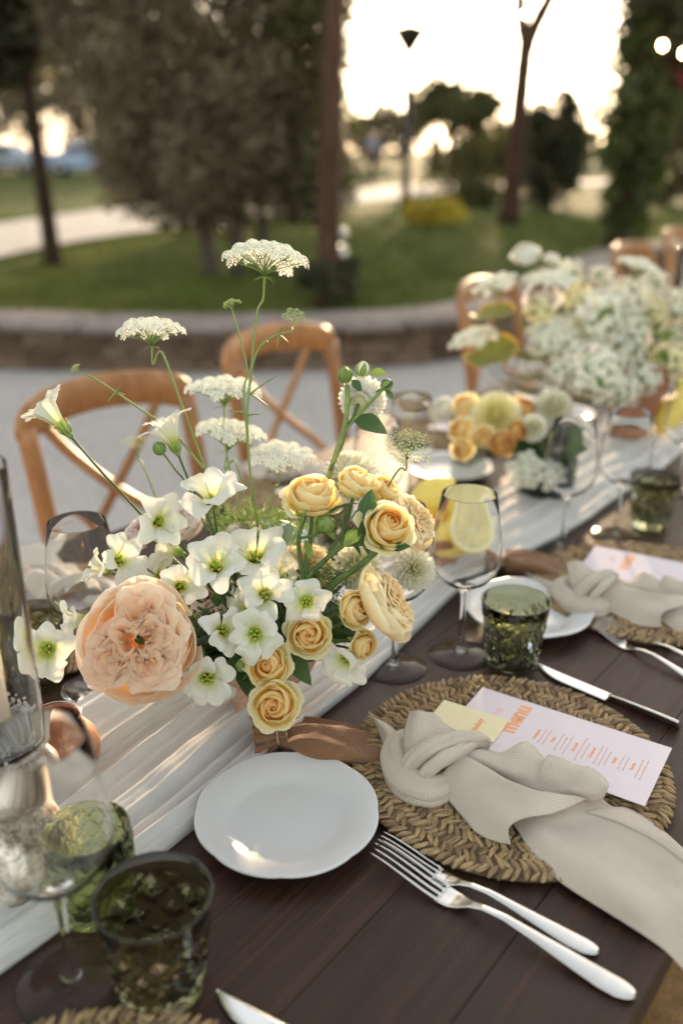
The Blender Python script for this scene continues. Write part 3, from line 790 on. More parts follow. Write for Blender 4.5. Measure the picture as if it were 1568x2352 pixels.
# ================================================================== table
TAB_W, A0, A1 = 1.115, -1.25, 6.2
RZ = math.atan2(U.y, U.x)                      # local x runs along the table, local y in from the near edge
table = thing('dining_table', 'long dark stained plank table running away to the right, set for dinner', 'table', AB(0, 0, -TZ), RZ)
np_ = 10; pw = TAB_W / np_
RT = random.Random(5)
for i in range(np_):
    b = MB().box(((A0 + A1) / 2, (i + .5) * pw, TZ - .018 + RT.uniform(-.0006, .0006)), (A1 - A0, pw - .0004, .036), bev=.0007)
    obj('plank', b, M['tablewood'], table, smooth=False)
for i in (.08, TAB_W - .08):
    obj('apron', MB().box(((A0 + A1) / 2, i, TZ - .09), (A1 - A0 - .3, .025, .10)), M['tablewood'], table, smooth=False)
for a in (A0 + .15, 2.4, A1 - .15):
    for i in (.12, TAB_W - .12):
        obj('leg', MB().box((a, i, .30), (.09, .09, .60), bev=.004), M['tablewood'], table, smooth=False)
    obj('crossbeam', MB().box((a, TAB_W / 2, TZ - .075), (.09, TAB_W - .26, .07)), M['tablewood'], table, smooth=False)

# runner: gauze lying in long folds
def runner():
    na, ni = 460, 110; A = np.linspace(-.75, 3.6, na); G = np.zeros((na, ni, 3))
    for p, a in enumerate(A):
        e0 = float(np.interp(a, [-.75, -.29, -.06, .12, .26, .40, .54, .70, .85, .97, 1.3, 2.0, 3.6], [.43, .429, .434, .446, .458, .478, .490, .482, .468, .456, .452, .46, .46])) + .004 * math.sin(a * 13)
        e1 = .692 + .018 * math.sin(a * 4.1 + .6) + .01 * math.sin(a * 11 + 1)
        for q in range(ni):
            t = q / (ni - 1); i = e0 + (e1 - e0) * t
            ph = t * 30 + 3.2 * fnoise(a * 1.3, t * 2.2) + a * 1.1
            amp = .0080 * (.55 + .7 * (fnoise(a * 1.6, t * 2.5, 3) + .5)) * (.5 + .9 * min(1, max(0, 1.1 - abs(a + .02) * 1.1)))
            h = .0022 + max(0.0, amp * (.5 + .5 * math.sin(ph)) ** 2.2 + amp * .60 * (.5 + .5 * math.sin(ph * 2.9 + 5 * fnoise(a * 2.4, t * 3, 7))) ** 2) + .0022 * (1 + fnoise(a * 9, t * 9)) + .0016 * fnoise(a * 26, t * 12, 5)  + .0009 * fnoise(a * 60, t * 26, 5) * min(1, 6 * min(t, 1 - t))
            h = max(.0015, h)
            if min(q, ni - 1 - q) == 0: h = .0014
            P_ = AB(a, i, h); G[p, q] = P_
    return G
g = runner()
tag(obj('table_runner', MB().grid(g, metric_uv(g)), M['runner'], solid=.0006, off=1), 'white gauze runner lying in loose folds down the middle of the dark table', 'table runner')

# ------------------------------------------------------------------ glasses
def make_wine_glass():
    t = thing('wine_glass', '', 'wine glass', group='clear wine glasses on the table')
    out = [(.0045, .098), (.008, .1025), (.018, .107), (.031, .116), (.0405, .128), (.0455, .143), (.0458, .158), (.0435, .182), (.0395, .21), (.0352, .236)]
    inn = [(.0346, .236), (.0389, .21), (.0429, .182), (.0452, .158), (.0449, .1432), (.0398, .1287), (.0301, .1172), (.0168, .1092), (.006, .1058), (.0003, .1053)]
    P2 = [(.0003, .098)] + out + [(.0349, .2368)] + inn
    obj('bowl', MB().lathe(P2, 56), M['glass'], t)
    obj('stem', MB().lathe([(.0003, .0062), (.0105, .0062), (.0070, .010), (.0046, .020), (.0036, .05), (.0036, .08), (.0048, .0935), (.0066, .0982), (.0003, .0982)], 24), M['glass'], t)
    obj('foot', MB().lathe([(.0003, .0), (.043, .0), (.0445, .0008), (.043, .0020), (.03, .0034), (.018, .0048), (.0105, .0064), (.0003, .0064)], 56), M['glass'], t)
    return t
def make_diamond_tumbler(mat):
    t = thing('tumbler', '', 'tumbler', group='green faceted tumblers')
    H, rb, rt = .094, .0335, .0455; nz, na = 44, 96; K = 8
    def fn(r, z, a, i):
        if r < .001 or i in (0,): return np.full(len(a), r)
        v = (z - .012) / (H - .030)
        if v <= 0 or v >= 1: return np.full(len(a), r)
        u = a / (2 * math.pi) * K; w = v * 2.0
        p, q = (u + w) % 1.0, (u - w) % 1.0
        d = np.minimum(np.minimum(p, 1 - p), np.minimum(q, 1 - q)) * 2   # 0 on the ridges, 1 mid facet
        k = min(1, v * 6, (1 - v) * 6)
        return r - .0060 * d * k
    out = [(rb + (rt - rb) * (k / nz) ** .8, H * k / nz) for k in range(nz + 1)]
    inn = [(.0428, H), (.041, H * .8), (.037, H * .5), (.033, H * .25), (.028, .014), (.015, .010), (.0003, .0095)]
    prof = [(.0003, .001), (rb * .8, .0008)] + out + [(.0445, H + .0009)]
    mb = MB()
    n0 = len(prof)
    mb.lathe(prof + inn, na, fn=lambda r, z, a, i: fn(r, z, a, i) if 1 < i < n0 - 1 else np.full(len(a), r))
    o = obj('body', mb, mat, t, smooth=True)
    o.data.polygons.foreach_set('use_smooth', [False if (1 < (k // na) < n0 - 2) else True for k in range(len(o.data.polygons))])
    return t
def make_scale_tumbler(mat):
    t = thing('tumbler', '', 'tumbler')
    H, rb, rt = .088, .034, .0375; nz, na = 80, 144; K = 14
    def fn(r, z, a, i):
        v = z / (H - .010) * 6.0
        u = a / (2 * math.pi) * K
        res = np.full(len(a), r)
        if z < .004 or z > H - .009: return res
        h = np.zeros(len(a)); done = np.zeros(len(a), bool)
        for row in range(-1, 8):
            off = .5 * (row % 2); du = (u - off) - np.round(u - off)
            dd = np.sqrt((du / .56) ** 2 + ((v - row + .35) / 1.25) ** 2)
            m = (dd < 1) & ~done & (v >= row - .35)
            h[m] = (.15 + .85 * dd[m] ** 2); done |= m
        return res + .0024 * h
    out = [(rb + (rt - rb) * math.sin(math.pi * .5 * k / nz) , H * k / nz) for k in range(nz + 1)]
    inn = [(.0345, H), (.0345, H * .6), (.0325, H * .3), (.028, .012), (.015, .009), (.0003, .0085)]
    prof = [(.0003, .001), (rb * .85, .0006)] + out + [(.036, H + .0008)]; n0 = len(prof)
    obj('body', MB().lathe(prof + inn, na, fn=lambda r, z, a, i: fn(r, z, a, i) if 1 < i < n0 - 1 else np.full(len(a), r)), mat, t)
    return t
wg = make_wine_glass()
glasses = [(T(1057, 1503), 'wine glass beside the olive tumbler with lemons seen through its bowl', 1.0, 20),
           (T(905, 1533), 'wine glass half hidden behind the yellow roses, its foot showing on the runner edge', .98, 50),
           (T(168, 2256), 'large wine glass nearest the camera in the front left corner', 1.03, 10),
           (T(222, 1580), 'wine glass behind the large peach rose at the left', .98, 80),
           (T(1290, 1262), 'wine glass standing on the runner left of the far green tumbler', .97, 30),
           (T(1412, 1232), 'wine glass in front of the terracotta vase, right of the dark green vase', .97, 0),
           (T(1555, 1130), 'wine glass at the right edge behind the far green tumbler', .97, 0),
           (AB(.62, .70), 'wine glass across the table behind the drooping white dahlia', .97, 0),
           (AB(.78, .74), 'wine glass across the table beside the yellow roses of the second arrangement', .97, 0),
           (AB(1.30, .76), 'wine glass across the table behind the bronze leaves', .97, 0),
           (AB(1.44, .78), 'wine glass across the table just below the bronze leaves', .97, 0)]
for k, (p, lb, s, r) in enumerate(glasses):
    if k == 0: o = wg; o.location = p; o['label'] = lb; o.scale = (s,) * 3; o.rotation_euler.z = rad(r)
    else: dup(wg, p, rad(r), lb, s)
tb = make_diamond_tumbler(M['olive_glass'])
tb.location = T(1173, 1520); tb['label'] = 'olive green faceted tumbler between the wine glass and the white plate on the right'
tb2 = make_diamond_tumbler(M['smoke_glass']); tb2.location = T(372, 2262); tb2.scale = (1.04, 1.04, 1.04); tb2.rotation_euler.z = rad(14)
tb2['label'] = 'dark smoky green faceted tumbler nearest the camera, beside the front wine glass'
for p, lb, r in ((T(92, 1560), 'olive green tumbler at the left edge behind the single white flower', 33), (T(1490, 1205), 'olive green tumbler near the right edge, beyond the second woven charger', 12),
                 (AB(.56, .76), 'olive green tumbler across the table, hidden behind the dahlia stem', 55), (AB(1.10, .80), 'olive green tumbler across the table beside the bronze leaves', 20)):
    dup(tb, p, rad(r), lb)
st = make_scale_tumbler(M['leaf_glass']); st.location = T(222, 2078); st['label'] = 'leaf green tumbler with a fish scale pattern behind the front wine glass'; st['group'] = 'green patterned tumblers'

# ------------------------------------------------------------------ plates
def make_plate():
    t = thing('side_plate', '', 'plate', group='white side plates')
    prof = [(.0003, .0030), (.035, .0030), (.050, .0034), (.0575, .0050), (.0625, .0085), (.075, .0130), (.0925, .0182), (.0942, .0188), (.0938, .0203),
            (.0915, .0206), (.075, .0163), (.0635, .0118), (.0580, .0080), (.052, .0062), (.03, .0054), (.0003, .0052)]
    def fn(r, z, a, i):
        w = max(0, (r - .060) / .034)
        ph = (a / (2 * math.pi) * 8) % 1.0
        lob = np.abs(np.sin(math.pi * ph)) ** .7
        return r * (1 - .020 * w * (1 - lob))
    o = obj('dish', MB().lathe(prof, 120, fn=fn), M['porcelain'], t)
    return t
pl = make_plate(); pl.location = T(660, 1880, .008); pl.location.z = TZ + .0005; pl['label'] = 'white scalloped side plate in front, between the runner and the forks'
dup(pl, (lambda p: Vector((p.x, p.y, TZ + .0005)))(T(1212, 1402, .012)), rad(17), 'white side plate behind the olive green tumbler on the right')
for a, i, lb in ((.48, .83, 'white side plate across the table behind the drooping dahlia'), (1.02, .80, 'white side plate across the table left of the yellow roses in the second arrangement'), (1.55, .80, 'white side plate across the table behind the bronze leaves')):
    dup(pl, AB(a, i, .0005), rad(a * 50), lb)

# ------------------------------------------------------------------ woven chargers
def stitch_mesh(seed):
    r = random.Random(seed); n, m = 8, 7; P = np.zeros((m, n, 3))
    for i in range(m):
        t = i / (m - 1); x = (t - .5); e = math.sin(math.pi * min(max(t, .04), .96)) ** .45
        for j in range(n):
            a = 2 * math.pi * j / n; tw = 1 + .16 * math.cos(2 * a + t * 7 + seed)
            P[i, j] = (x, math.cos(a) * .5 * e * tw + .12 * math.sin(t * 3.1 + seed), math.sin(a) * .5 * e * tw)
    mb = MB().grid(P, wrap=True); k = len(P) * n
    mb.f.append(tuple(range(n))[::-1]); mb.f.append(tuple(range(k - n, k)))
    return mb
CH_R = .174
def make_charger(label, loc, rz, parts=300, seed=1, view=True):
    t = thing('woven_charger', label, 'charger plate', loc, rz, 'round seagrass chargers')
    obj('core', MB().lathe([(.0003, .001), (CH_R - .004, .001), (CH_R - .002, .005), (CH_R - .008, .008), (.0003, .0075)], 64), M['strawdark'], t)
    rs = random.Random(seed); sm = []
    for k in range(5):
        me = stitch_mesh(k * 3 + 1).mesh('strand'); me.materials.append(M['straw']); sm.append(me)
    items = []
    row = 0; r = .022
    while r < CH_R:
        n = int(2 * math.pi * r / .0079)
        for k in range(n):
            a = 2 * math.pi * (k + (.5 * (row % 2))) / n
            tilt = rad(29) * (1 if row % 2 else -1) + rs.uniform(-.2, .2)
            items.append((r + rs.uniform(-.0008, .0008), a + rs.uniform(-.01, .01), tilt, rs.uniform(.0165, .0200), rs.uniform(.0056, .0074), .0085 + rs.uniform(-.0008, .0012), rs.randrange(5)))
        r += .0122; row += 1
    c = Vector(loc)
    def vis(it):
        p = c + Vector((it[0] * math.cos(it[1] + rz), it[0] * math.sin(it[1] + rz), 0)); return -(p.length) if view else it[0]
    items.sort(key=vis, reverse=True)
    for it in items[:parts]:
        o = link('strand', sm[it[6]], t); o.location = (it[0] * math.cos(it[1]), it[0] * math.sin(it[1]), it[5])
        o.rotation_euler = (rs.uniform(-.3, .3), rs.uniform(-.12, .12), it[1] + it[2]); o.scale = (it[3], it[4], it[4] * .9)
    mb = MB()
    base = [stitch_mesh(k * 3 + 1) for k in range(5)]
    for it in items[parts:]:
        b = base[it[6]]
        X = Matrix.LocRotScale(Vector((it[0] * math.cos(it[1]), it[0] * math.sin(it[1]), it[5])), Matrix.Rotation(it[1] + it[2], 3, 'Z').to_quaternion(), Vector((it[3], it[4], it[4] * .9)))
        A = np.array(X); v = b.v[0] @ A[:3, :3].T + A[:3, 3]; mb.add(v, b.f, b.uv[0])
    if mb.n: tag(obj('weave', mb, M['straw'], t), kind='stuff')
    return t
CH1 = AB(.217, .227, .0006)
make_charger('woven seagrass charger in front under the knotted napkin and pink menu', CH1, RZ, 300, 1)
CH2 = AB(.735, .262, .0006)
make_charger('woven seagrass charger at the right edge under the second knotted napkin', CH2, RZ + 1, 300, 2)
CH3 = AB(-.381, .210, .0006)
make_charger('woven seagrass charger cut off by the bottom left edge of the picture', CH3, RZ + 2, 300, 3)
CH4 = AB(.10, .93, .0006)
make_charger('woven seagrass charger across the table at the left, under a folded napkin', CH4, RZ + 3, 0, 4)
CHX = []
for a, lb in ((.72, 'woven seagrass charger across the table in front of the second chair'), (1.30, 'woven seagrass charger across the table left of the third chair'), (1.90, 'woven seagrass charger across the table under the bronze leaves')):
    CHX.append(AB(a, .93, .0006)); make_charger(lb, CHX[-1], RZ + a, 0, int(a * 10))

# ------------------------------------------------------------------ cards
def text_mesh(body, size, mat, parent, loc, rot, name='lettering', extr=.00012, sx=1.0, bold=0.0, shear=0.0):
    cu = bpy.data.curves.new(name, 'FONT'); cu.body = body; cu.size = size; cu.extrude = extr; cu.align_x = 'CENTER'; cu.offset = bold; cu.shear = shear
    cu.resolution_u = 3
    tmp = bpy.data.objects.new('tmp', cu); COL.objects.link(tmp)
    me = bpy.data.meshes.new_from_object(tmp.evaluated_get(bpy.context.evaluated_depsgraph_get()))
    bpy.data.objects.remove(tmp); bpy.data.curves.remove(cu); me.name = name
    me.materials.clear(); me.materials.append(mat)
    o = link(name, me, parent); o.location = loc; o.rotation_euler = (0, 0, rot); o.scale = (sx, 1, 1); return o
def make_menu(label, loc, rz, full=True, tilt=0.0):
    # local x: across the card (reading direction), local y: towards its head
    t = thing('menu_card', label, 'menu', loc, rz, 'pale pink menu cards')
    w, h = .113, .230
    obj('card', MB().box((0, 0, 0), (w, h, .0009), bev=.0001), M['pinkcard'], t, smooth=False)
    z = .0006
    text_mesh('THE', .0125, M['paleink'], t, (.016, h * .5 - .042, z), 0, sx=1.0)
    text_mesh('menu', .0275, M['orangeink'], t, (.016, h * .5 - .069, z), 0, sx=.98, bold=.0010)
    if full:
        rs = random.Random(2); y = h * .5 - .094
        words = ['pane', 'burro', 'olive', 'fresco', 'pasta', 'limone', 'erbe', 'salsa', 'verde', 'torta', 'crema', 'basilico', 'forno', 'riso', 'pesce']
        for grp, head in ((2, 'Antipasti'), (3, 'Primi'), (2, 'Secondi'), (3, 'Contorni'), (2, 'Dolci'), (2, 'Tavola')):
            text_mesh(head, .0055, M['orangeink'], t, (0, y, z), 0, bold=.00015); y -= .0062
            for q in range(grp):
                text_mesh(' '.join(rs.choice(words) for _ in range(rs.randint(3, 5))), .0038, M['paleink'], t, (0, y, z), 0, 'small_lettering'); y -= .0053
            y -= .003
    return t
# the front card: corners seen at (1112,1580), (1553,1722), (1474,1852)
c1, c2, c3 = T(1112, 1580, .018), T(1553, 1722, .018), T(1474, 1852, .018)
ctr = (c1 + c3) / 2; down = (c2 - c1).normalized(); MR = math.atan2(down.y, down.x) + rad(90)
make_menu('pale pink menu card with orange lettering tucked under the knotted napkin in front', ctr + Vector((0, 0, .0005)), MR)
t = thing('place_card', 'small pale yellow place card tucked behind the napkin knot in front', 'place card', T(1074, 1655, .0205), MR + rad(2))
obj('card', MB().box((0, 0, 0), (.050, .083, .0008), bev=.0001), M['yellowcard'], t, smooth=False)
text_mesh('Lindsey', .0115, M['orangeink'], t, (-.006, -.0165, .0006), 0, bold=.0002, shear=.3, sx=.95)
make_menu('pale pink menu card under the second napkin at the right edge', CH2 + U * .045 - W * .0 + Vector((0, 0, .0165)), MR + .05, False)
make_menu('pale pink menu card across the table at the left edge, behind the olive tumbler', T(118, 1345, .017), RZ + rad(180) + .18, False)
make_menu('pale pink menu card across the table behind the tall umbels', CHX[0] + Vector((0, 0, .0165)) - W * .06, RZ + rad(180) - .1, False)
make_menu('pale pink menu card across the table left of the bronze leaves', CHX[1] + Vector((0, 0, .0165)) - W * .05, RZ + rad(180) + .08, False)

# ------------------------------------------------------------------ napkins
def sheet(C, k=9, crease=.0007, seed=0):
    """C: grid of (x, y, height over the table) seen points -> cloth grid"""
    G0 = np.array([[tuple(T(x, y, h)) for x, y, h in row] for row in C])
    G = up_grid(G0, k)
    m, n = G.shape[:2]
    for i in range(m):
        for j in range(n):
            G[i, j, 2] += crease * fnoise(G[i, j, 0] * 60 + seed, G[i, j, 1] * 60) + .0026 * fnoise(G[i, j, 0] * 16 + seed * 3, G[i, j, 1] * 16) - .0022 * abs(fnoise((G[i, j, 0] + G[i, j, 1]) * 34 + seed * 2, (G[i, j, 0] - G[i, j, 1]) * 9, seed)) ** .7
    return G
def roll(pts, radii, n=40, pleat=.1, kp=5, seed=0, flat=.75, tw=0.0):
    P = spline([T(x, y, h) for x, y, h in pts], 9); m = len(P)
    rr = np.interp(np.linspace(0, 1, m), np.linspace(0, 1, len(radii)), radii)
    mb = MB().tube([tuple(p) for p in P], rr, n, cap=True, flat=flat)
    v = mb.v[0].reshape(m, n, 3)
    for i in range(m):
        c = np.array(P[i])
        for j in range(n):
            a = 2 * math.pi * j / n
            k = 1 + pleat * (2 * abs(math.sin(kp * a * .5 + tw * i + seed)) ** .65 - 1.2) * (.7 + .5 * fnoise(i * .12, a, seed)) + .06 * fnoise(i * .25, j * .5, seed)
            v[i, j] = c + (v[i, j] - c) * k
    uv = metric_uv(v); mb.v[0] = v.reshape(-1, 3); mb.uv[0] = uv.reshape(-1, 2)
    return mb
nap = thing('napkin', 'oatmeal linen napkin knotted on the front charger, its end hanging over the table edge', 'napkin', CH1 + Vector((0, 0, .012)), group='knotted linen napkins')
GR = {}
def nsheet(name, C, **k):
    g = sheet(C, **k); GR[name] = g; return obj(name, MB().grid(g, metric_uv(g)), M['napkin'], nap, world_space=True, solid=.0013)
# lower tail, wide and flat, running off the table edge
nsheet('tail', [[(x_, y_, h_ * (.70 if i_ > 1 else .88)) for x_, y_, h_ in row_] for i_, row_ in enumerate([
    [(1120, 1830, .020), (1160, 1815, .024), (1215, 1800, .026), (1290, 1795, .024), (1370, 1820, .020)],
    [(1180, 1895, .017), (1215, 1878, .028), (1265, 1868, .033), (1335, 1846, .028), (1400, 1848, .019)],
    [(1222, 1965, .014), (1275, 1930, .036), (1330, 1895, .028), (1395, 1866, .036), (1450, 1858, .017)],
    [(1290, 2028, .012), (1350, 1985, .038), (1405, 1935, .030), (1460, 1890, .040), (1512, 1898, .014)],
    [(1410, 2105, .010), (1455, 2060, .040), (1500, 1995, .026), (1535, 1930, .040), (1575, 1955, .012)],
    [(1512, 2172, .004), (1545, 2130, .018), (1585, 2070, .026), (1620, 2000, .022), (1650, 2030, .006)],
    [(1600, 2262, -.03), (1635, 2215, -.018), (1665, 2140, -.006), (1700, 2080, -.004), (1730, 2110, -.02)]])], seed=1)
# front fold of the upper tail
nsheet('front_fold', [
    [(992, 1800, .020), (1015, 1775, .034), (1040, 1750, .043), (1062, 1736, .046), (1080, 1738, .040)],
    [(1030, 1838, .016), (1055, 1800, .034), (1085, 1775, .046), (1112, 1762, .050), (1132, 1772, .043)],
    [(1062, 1874, .014), (1095, 1830, .033), (1130, 1802, .044), (1165, 1792, .050), (1190, 1806, .043)],
    [(1096, 1912, .013), (1135, 1862, .034), (1172, 1832, .040), (1215, 1815, .048), (1255, 1824, .042)],
    [(1136, 1932, .014), (1162, 1888, .034), (1200, 1860, .040), (1262, 1830, .046), (1320, 1828, .040)],
    [(1172, 1940, .015), (1169, 1902, .030), (1206, 1879, .036), (1276, 1866, .038), (1345, 1834, .036)]], seed=3)
# back fold with a rippled edge over the menu
nsheet('back_fold', [
    [(1060, 1742, .040), (1075, 1730, .045), (1090, 1722, .043), (1100, 1716, .036)],
    [(1105, 1765, .038), (1122, 1745, .050), (1142, 1733, .048), (1150, 1728, .030)],
    [(1160, 1790, .036), (1175, 1768, .048), (1196, 1722, .060), (1206, 1704, .050)],
    [(1205, 1806, .034), (1218, 1784, .042), (1238, 1752, .050), (1252, 1745, .036)],
    [(1232, 1812, .034), (1246, 1794, .040), (1252, 1752, .058), (1262, 1733, .060)],
    [(1262, 1818, .034), (1290, 1802, .040), (1312, 1770, .050), (1320, 1752, .046)],
    [(1300, 1824, .034), (1330, 1810, .044), (1356, 1782, .052), (1362, 1764, .044)],
    [(1330, 1830, .032), (1362, 1822, .042), (1386, 1806, .044), (1395, 1796, .034)],
    [(1345, 1838, .026), (1368, 1838, .030), (1380, 1832, .028), (1386, 1828, .022)]], seed=4)
# knot: loop underneath, band across, flap on top, left tip
kn = roll([(1048, 1800, .020), (985, 1816, .022), (930, 1792, .023), (905, 1745, .025), (915, 1705, .032), (960, 1690, .040)], [.012, .0165, .018, .0165, .015, .011], 44, .13, 5, 1, .72, .05)
kb = roll([(930, 1775, .024), (948, 1748, .040), (985, 1722, .052), (1030, 1706, .054), (1078, 1700, .048), (1104, 1706, .036), (1092, 1728, .028)], [.010, .0135, .0150, .0145, .0125, .010, .007], 44, .15, 5, 2, .70, .09)
kb2 = roll([(962, 1790, .024), (985, 1768, .040), (1020, 1742, .050), (1062, 1722, .050), (1092, 1708, .042)], [.008, .011, .0118, .010, .006], 40, .15, 4, 4, .66, .12)
for b in (kb, kb2): kn.add(b.v[0], b.f, b.uv[0])
obj('knot', kn, M['napkin'], nap, world_space=True)
nsheet('flap', [
    [(932, 1742, .034), (962, 1732, .048), (1000, 1712, .054), (1040, 1692, .050)],
    [(928, 1708, .046), (955, 1694, .060), (995, 1680, .062), (1042, 1676, .052)],
    [(930, 1672, .058), (955, 1660, .070), (992, 1656, .068), (1030, 1668, .054)],
    [(940, 1634, .066), (962, 1632, .074), (994, 1637, .068), (1016, 1655, .054)]], seed=5)
nsheet('loose_tip', [
    [(846, 1634, .026), (849, 1640, .028), (852, 1646, .026)],
    [(866, 1668, .018), (876, 1664, .026), (886, 1660, .022)],
    [(878, 1700, .016), (896, 1690, .028), (912, 1680, .024)],
    [(884, 1735, .018), (912, 1722, .032), (936, 1704, .030)]], seed=6)
g = GR['tail']; a, b = int(g.shape[1] * .66), int(g.shape[1] * .80); hm = np.zeros((g.shape[0] - 14, b - a, 3))
for i in range(14, g.shape[0]):
    for j in range(a, b):
        nv = np.cross(g[min(i + 1, len(g) - 1), j] - g[i - 1, j], g[i, j + 1] - g[i, j - 1]); nv /= np.linalg.norm(nv) + 1e-9; nv *= np.sign(nv[2] + 1e-9)
        hm[i - 14, j - a] = g[i, j] + nv * .0015
obj('hem', MB().grid(hm, metric_uv(hm)), M['napkin'], nap, world_space=True, solid=.0009)
off2 = CH2 - CH1
dup(nap, CH2 + Vector((0, 0, .012)) - U * .03 + W * .02, rad(14), 'oatmeal linen napkin knotted on the second charger at the right edge', .92)
dup(nap, CH4 + Vector((0, 0, .012)) + W * .02 - U * .01, rad(172), 'oatmeal linen napkin across the table in front of the nearest chair', .95)
for p, lb, r in ((CHX[0], 'oatmeal linen napkin across the table in front of the second chair', 176), (CHX[1], 'oatmeal linen napkin across the table left of the third chair', 184), (CHX[2], 'oatmeal linen napkin across the table under the bronze leaves', 170)):
    dup(nap, p + Vector((0, 0, .012)) + W * .02, rad(r), lb, .95)

# ------------------------------------------------------------------ cutlery
def make_fork():
    t = thing('fork', '', 'fork', group='polished dinner forks')
    L = .200
    # handle and head: x along, from the end (0) to the root of the tines (.142)
    S = [(0, .0022, .004), (.003, .0056, .0040), (.010, .0080, .0036), (.022, .0082, .0038), (.045, .0064, .0062), (.070, .0043, .0092), (.092, .0030, .0112), (.108, .0026, .0100), (.118, .0036, .0075),
         (.126, .0070, .0048), (.133, .0092, .0036), (.142, .0098, .0040)]
    sx = np.array([q[0] for q in S]); xs = np.linspace(0, .142, 60)
    wv = np.interp(xs, sx, [q[1] for q in S]); zv = np.interp(xs, sx, [q[2] for q in S])
    m = 13; G = np.zeros((60, 2 * m, 3))
    for i, x in enumerate(xs):
        thick = .0026 if x < .1 else .0020
        for j in range(m):
            s = -1 + 2 * j / (m - 1)
            ridge = .00045 * math.exp(-((abs(s) - .78) / .10) ** 2) * (1 if x < .11 else 0) - .0009 * (1 - s * s) * (1 if x > .12 else 0)
            dome = (1 - abs(s) ** 3) * thick * .5
            G[i, j] = (x, s * wv[i], zv[i] + dome + ridge)
            G[i, 2 * m - 1 - j] = (x, s * wv[i] * .98, zv[i] - dome * .8 - .0002)
    mb = MB().grid(G, wrap=True); mb.f.append(tuple(range(2 * m))); mb.f.append(tuple(59 * 2 * m + k for k in range(2 * m))[::-1])
    obj('handle', mb, M['steel'], t)
    for k in range(4):
        y = (k - 1.5) * .0054
        pts = [(.140, y, .0040), (.152, y * 1.02, .0058), (.170, y * 1.04, .0098), (.186, y * 1.02, .0128), (.199, y * .97, .0140)]
        obj('tine', MB().tube([tuple(p) for p in spline(pts, 4)], np.linspace(.0018, .0008, 17), 8, flat=.75), M['steel'], t)
    return t
def lay(o, tip, end, L=.199, z=TZ):
    d = (tip - end); d.z = 0
    o.location = Vector((end.x, end.y, z)); o.rotation_euler = (0, 0, math.atan2(d.y, d.x)); s = d.length / L; o.scale = (s, s, s)
fk = make_fork(); fk['label'] = 'polished fork lying nearest the table edge, right of the front white plate'
lay(fk, T(864, 1952, .013), T(1458, 2288, .004), z=TZ - .001)
f2 = dup(fk, label='polished fork half under the front charger, behind the other fork'); lay(f2, T(868, 1925, .013), T(1374, 2186, .004), z=TZ - .001)
f3 = dup(fk, label='fork under the second charger at the right, nearer one'); lay(f3, T(1352, 1425, .013), T(1640, 1585, .004), z=TZ - .001)
f4 = dup(fk, label='fork under the second charger at the right, farther one'); lay(f4, T(1372, 1415, .013), T(1690, 1560, .004), z=TZ - .001)
def make_knife():
    t = thing('knife', '', 'knife', group='table knives')
    n = 40; L = .125; m = 9; G = np.zeros((n, 2 * m, 3))
    for i in range(n):
        x = L * i / (n - 1); tt = i / (n - 1)
        w0 = -.0075; w1 = .0105 * (1 - max(0, (tt - .55) / .45) ** 2.2 * .98) - .0075 * max(0, (tt - .55) / .45) ** 2.2
        for j in range(m):
            s = j / (m - 1); y = w0 + (w1 - w0) * s
            th = .0013 * (1 - s) ** .6 + .0002
            G[i, j] = (x, y, .003 + th); G[i, 2 * m - 1 - j] = (x, y, .003 - th)
    mb = MB().grid(G, wrap=True); mb.f.append(tuple((n - 1) * 2 * m + k for k in range(2 * m))[::-1]); mb.f.append(tuple(range(2 * m)))
    obj('blade', mb, M['silverblade'], t)
    pts = [(-.105, 0, .004), (-.10, 0, .004), (-.07, 0, .0045), (-.03, 0, .0042), (0, 0, .0035)]
    obj('handle', MB().tube([tuple(p) for p in spline(pts, 5)], np.interp(np.linspace(0, 1, 21), [0, .05, .3, .8, 1], [.004, .0105, .0108, .0085, .0072]), 12, flat=.35).xf(Matrix.Identity(4)), M['steel'], t)
    return t
kn_ = make_knife(); kn_['label'] = 'table knife behind the front charger, its pale blade pointing to the olive tumbler'
def layk(o, tip, far, z=TZ):
    d = tip - far; d.z = 0; d.normalize(); o.rotation_euler = (0, 0, math.atan2(d.y, d.x)); q = tip - d * .125 * .86; o.scale = (.86, 1.0, 1.2); o.location = Vector((q.x, q.y, z + .0004))
layk(kn_, T(1228, 1532, .003), T(1568, 1674, .003))
k2 = dup(kn_, label='table knife at the bottom edge beside the front left charger'); layk(k2, T(486, 2294, .003), T(625, 2366, .003))

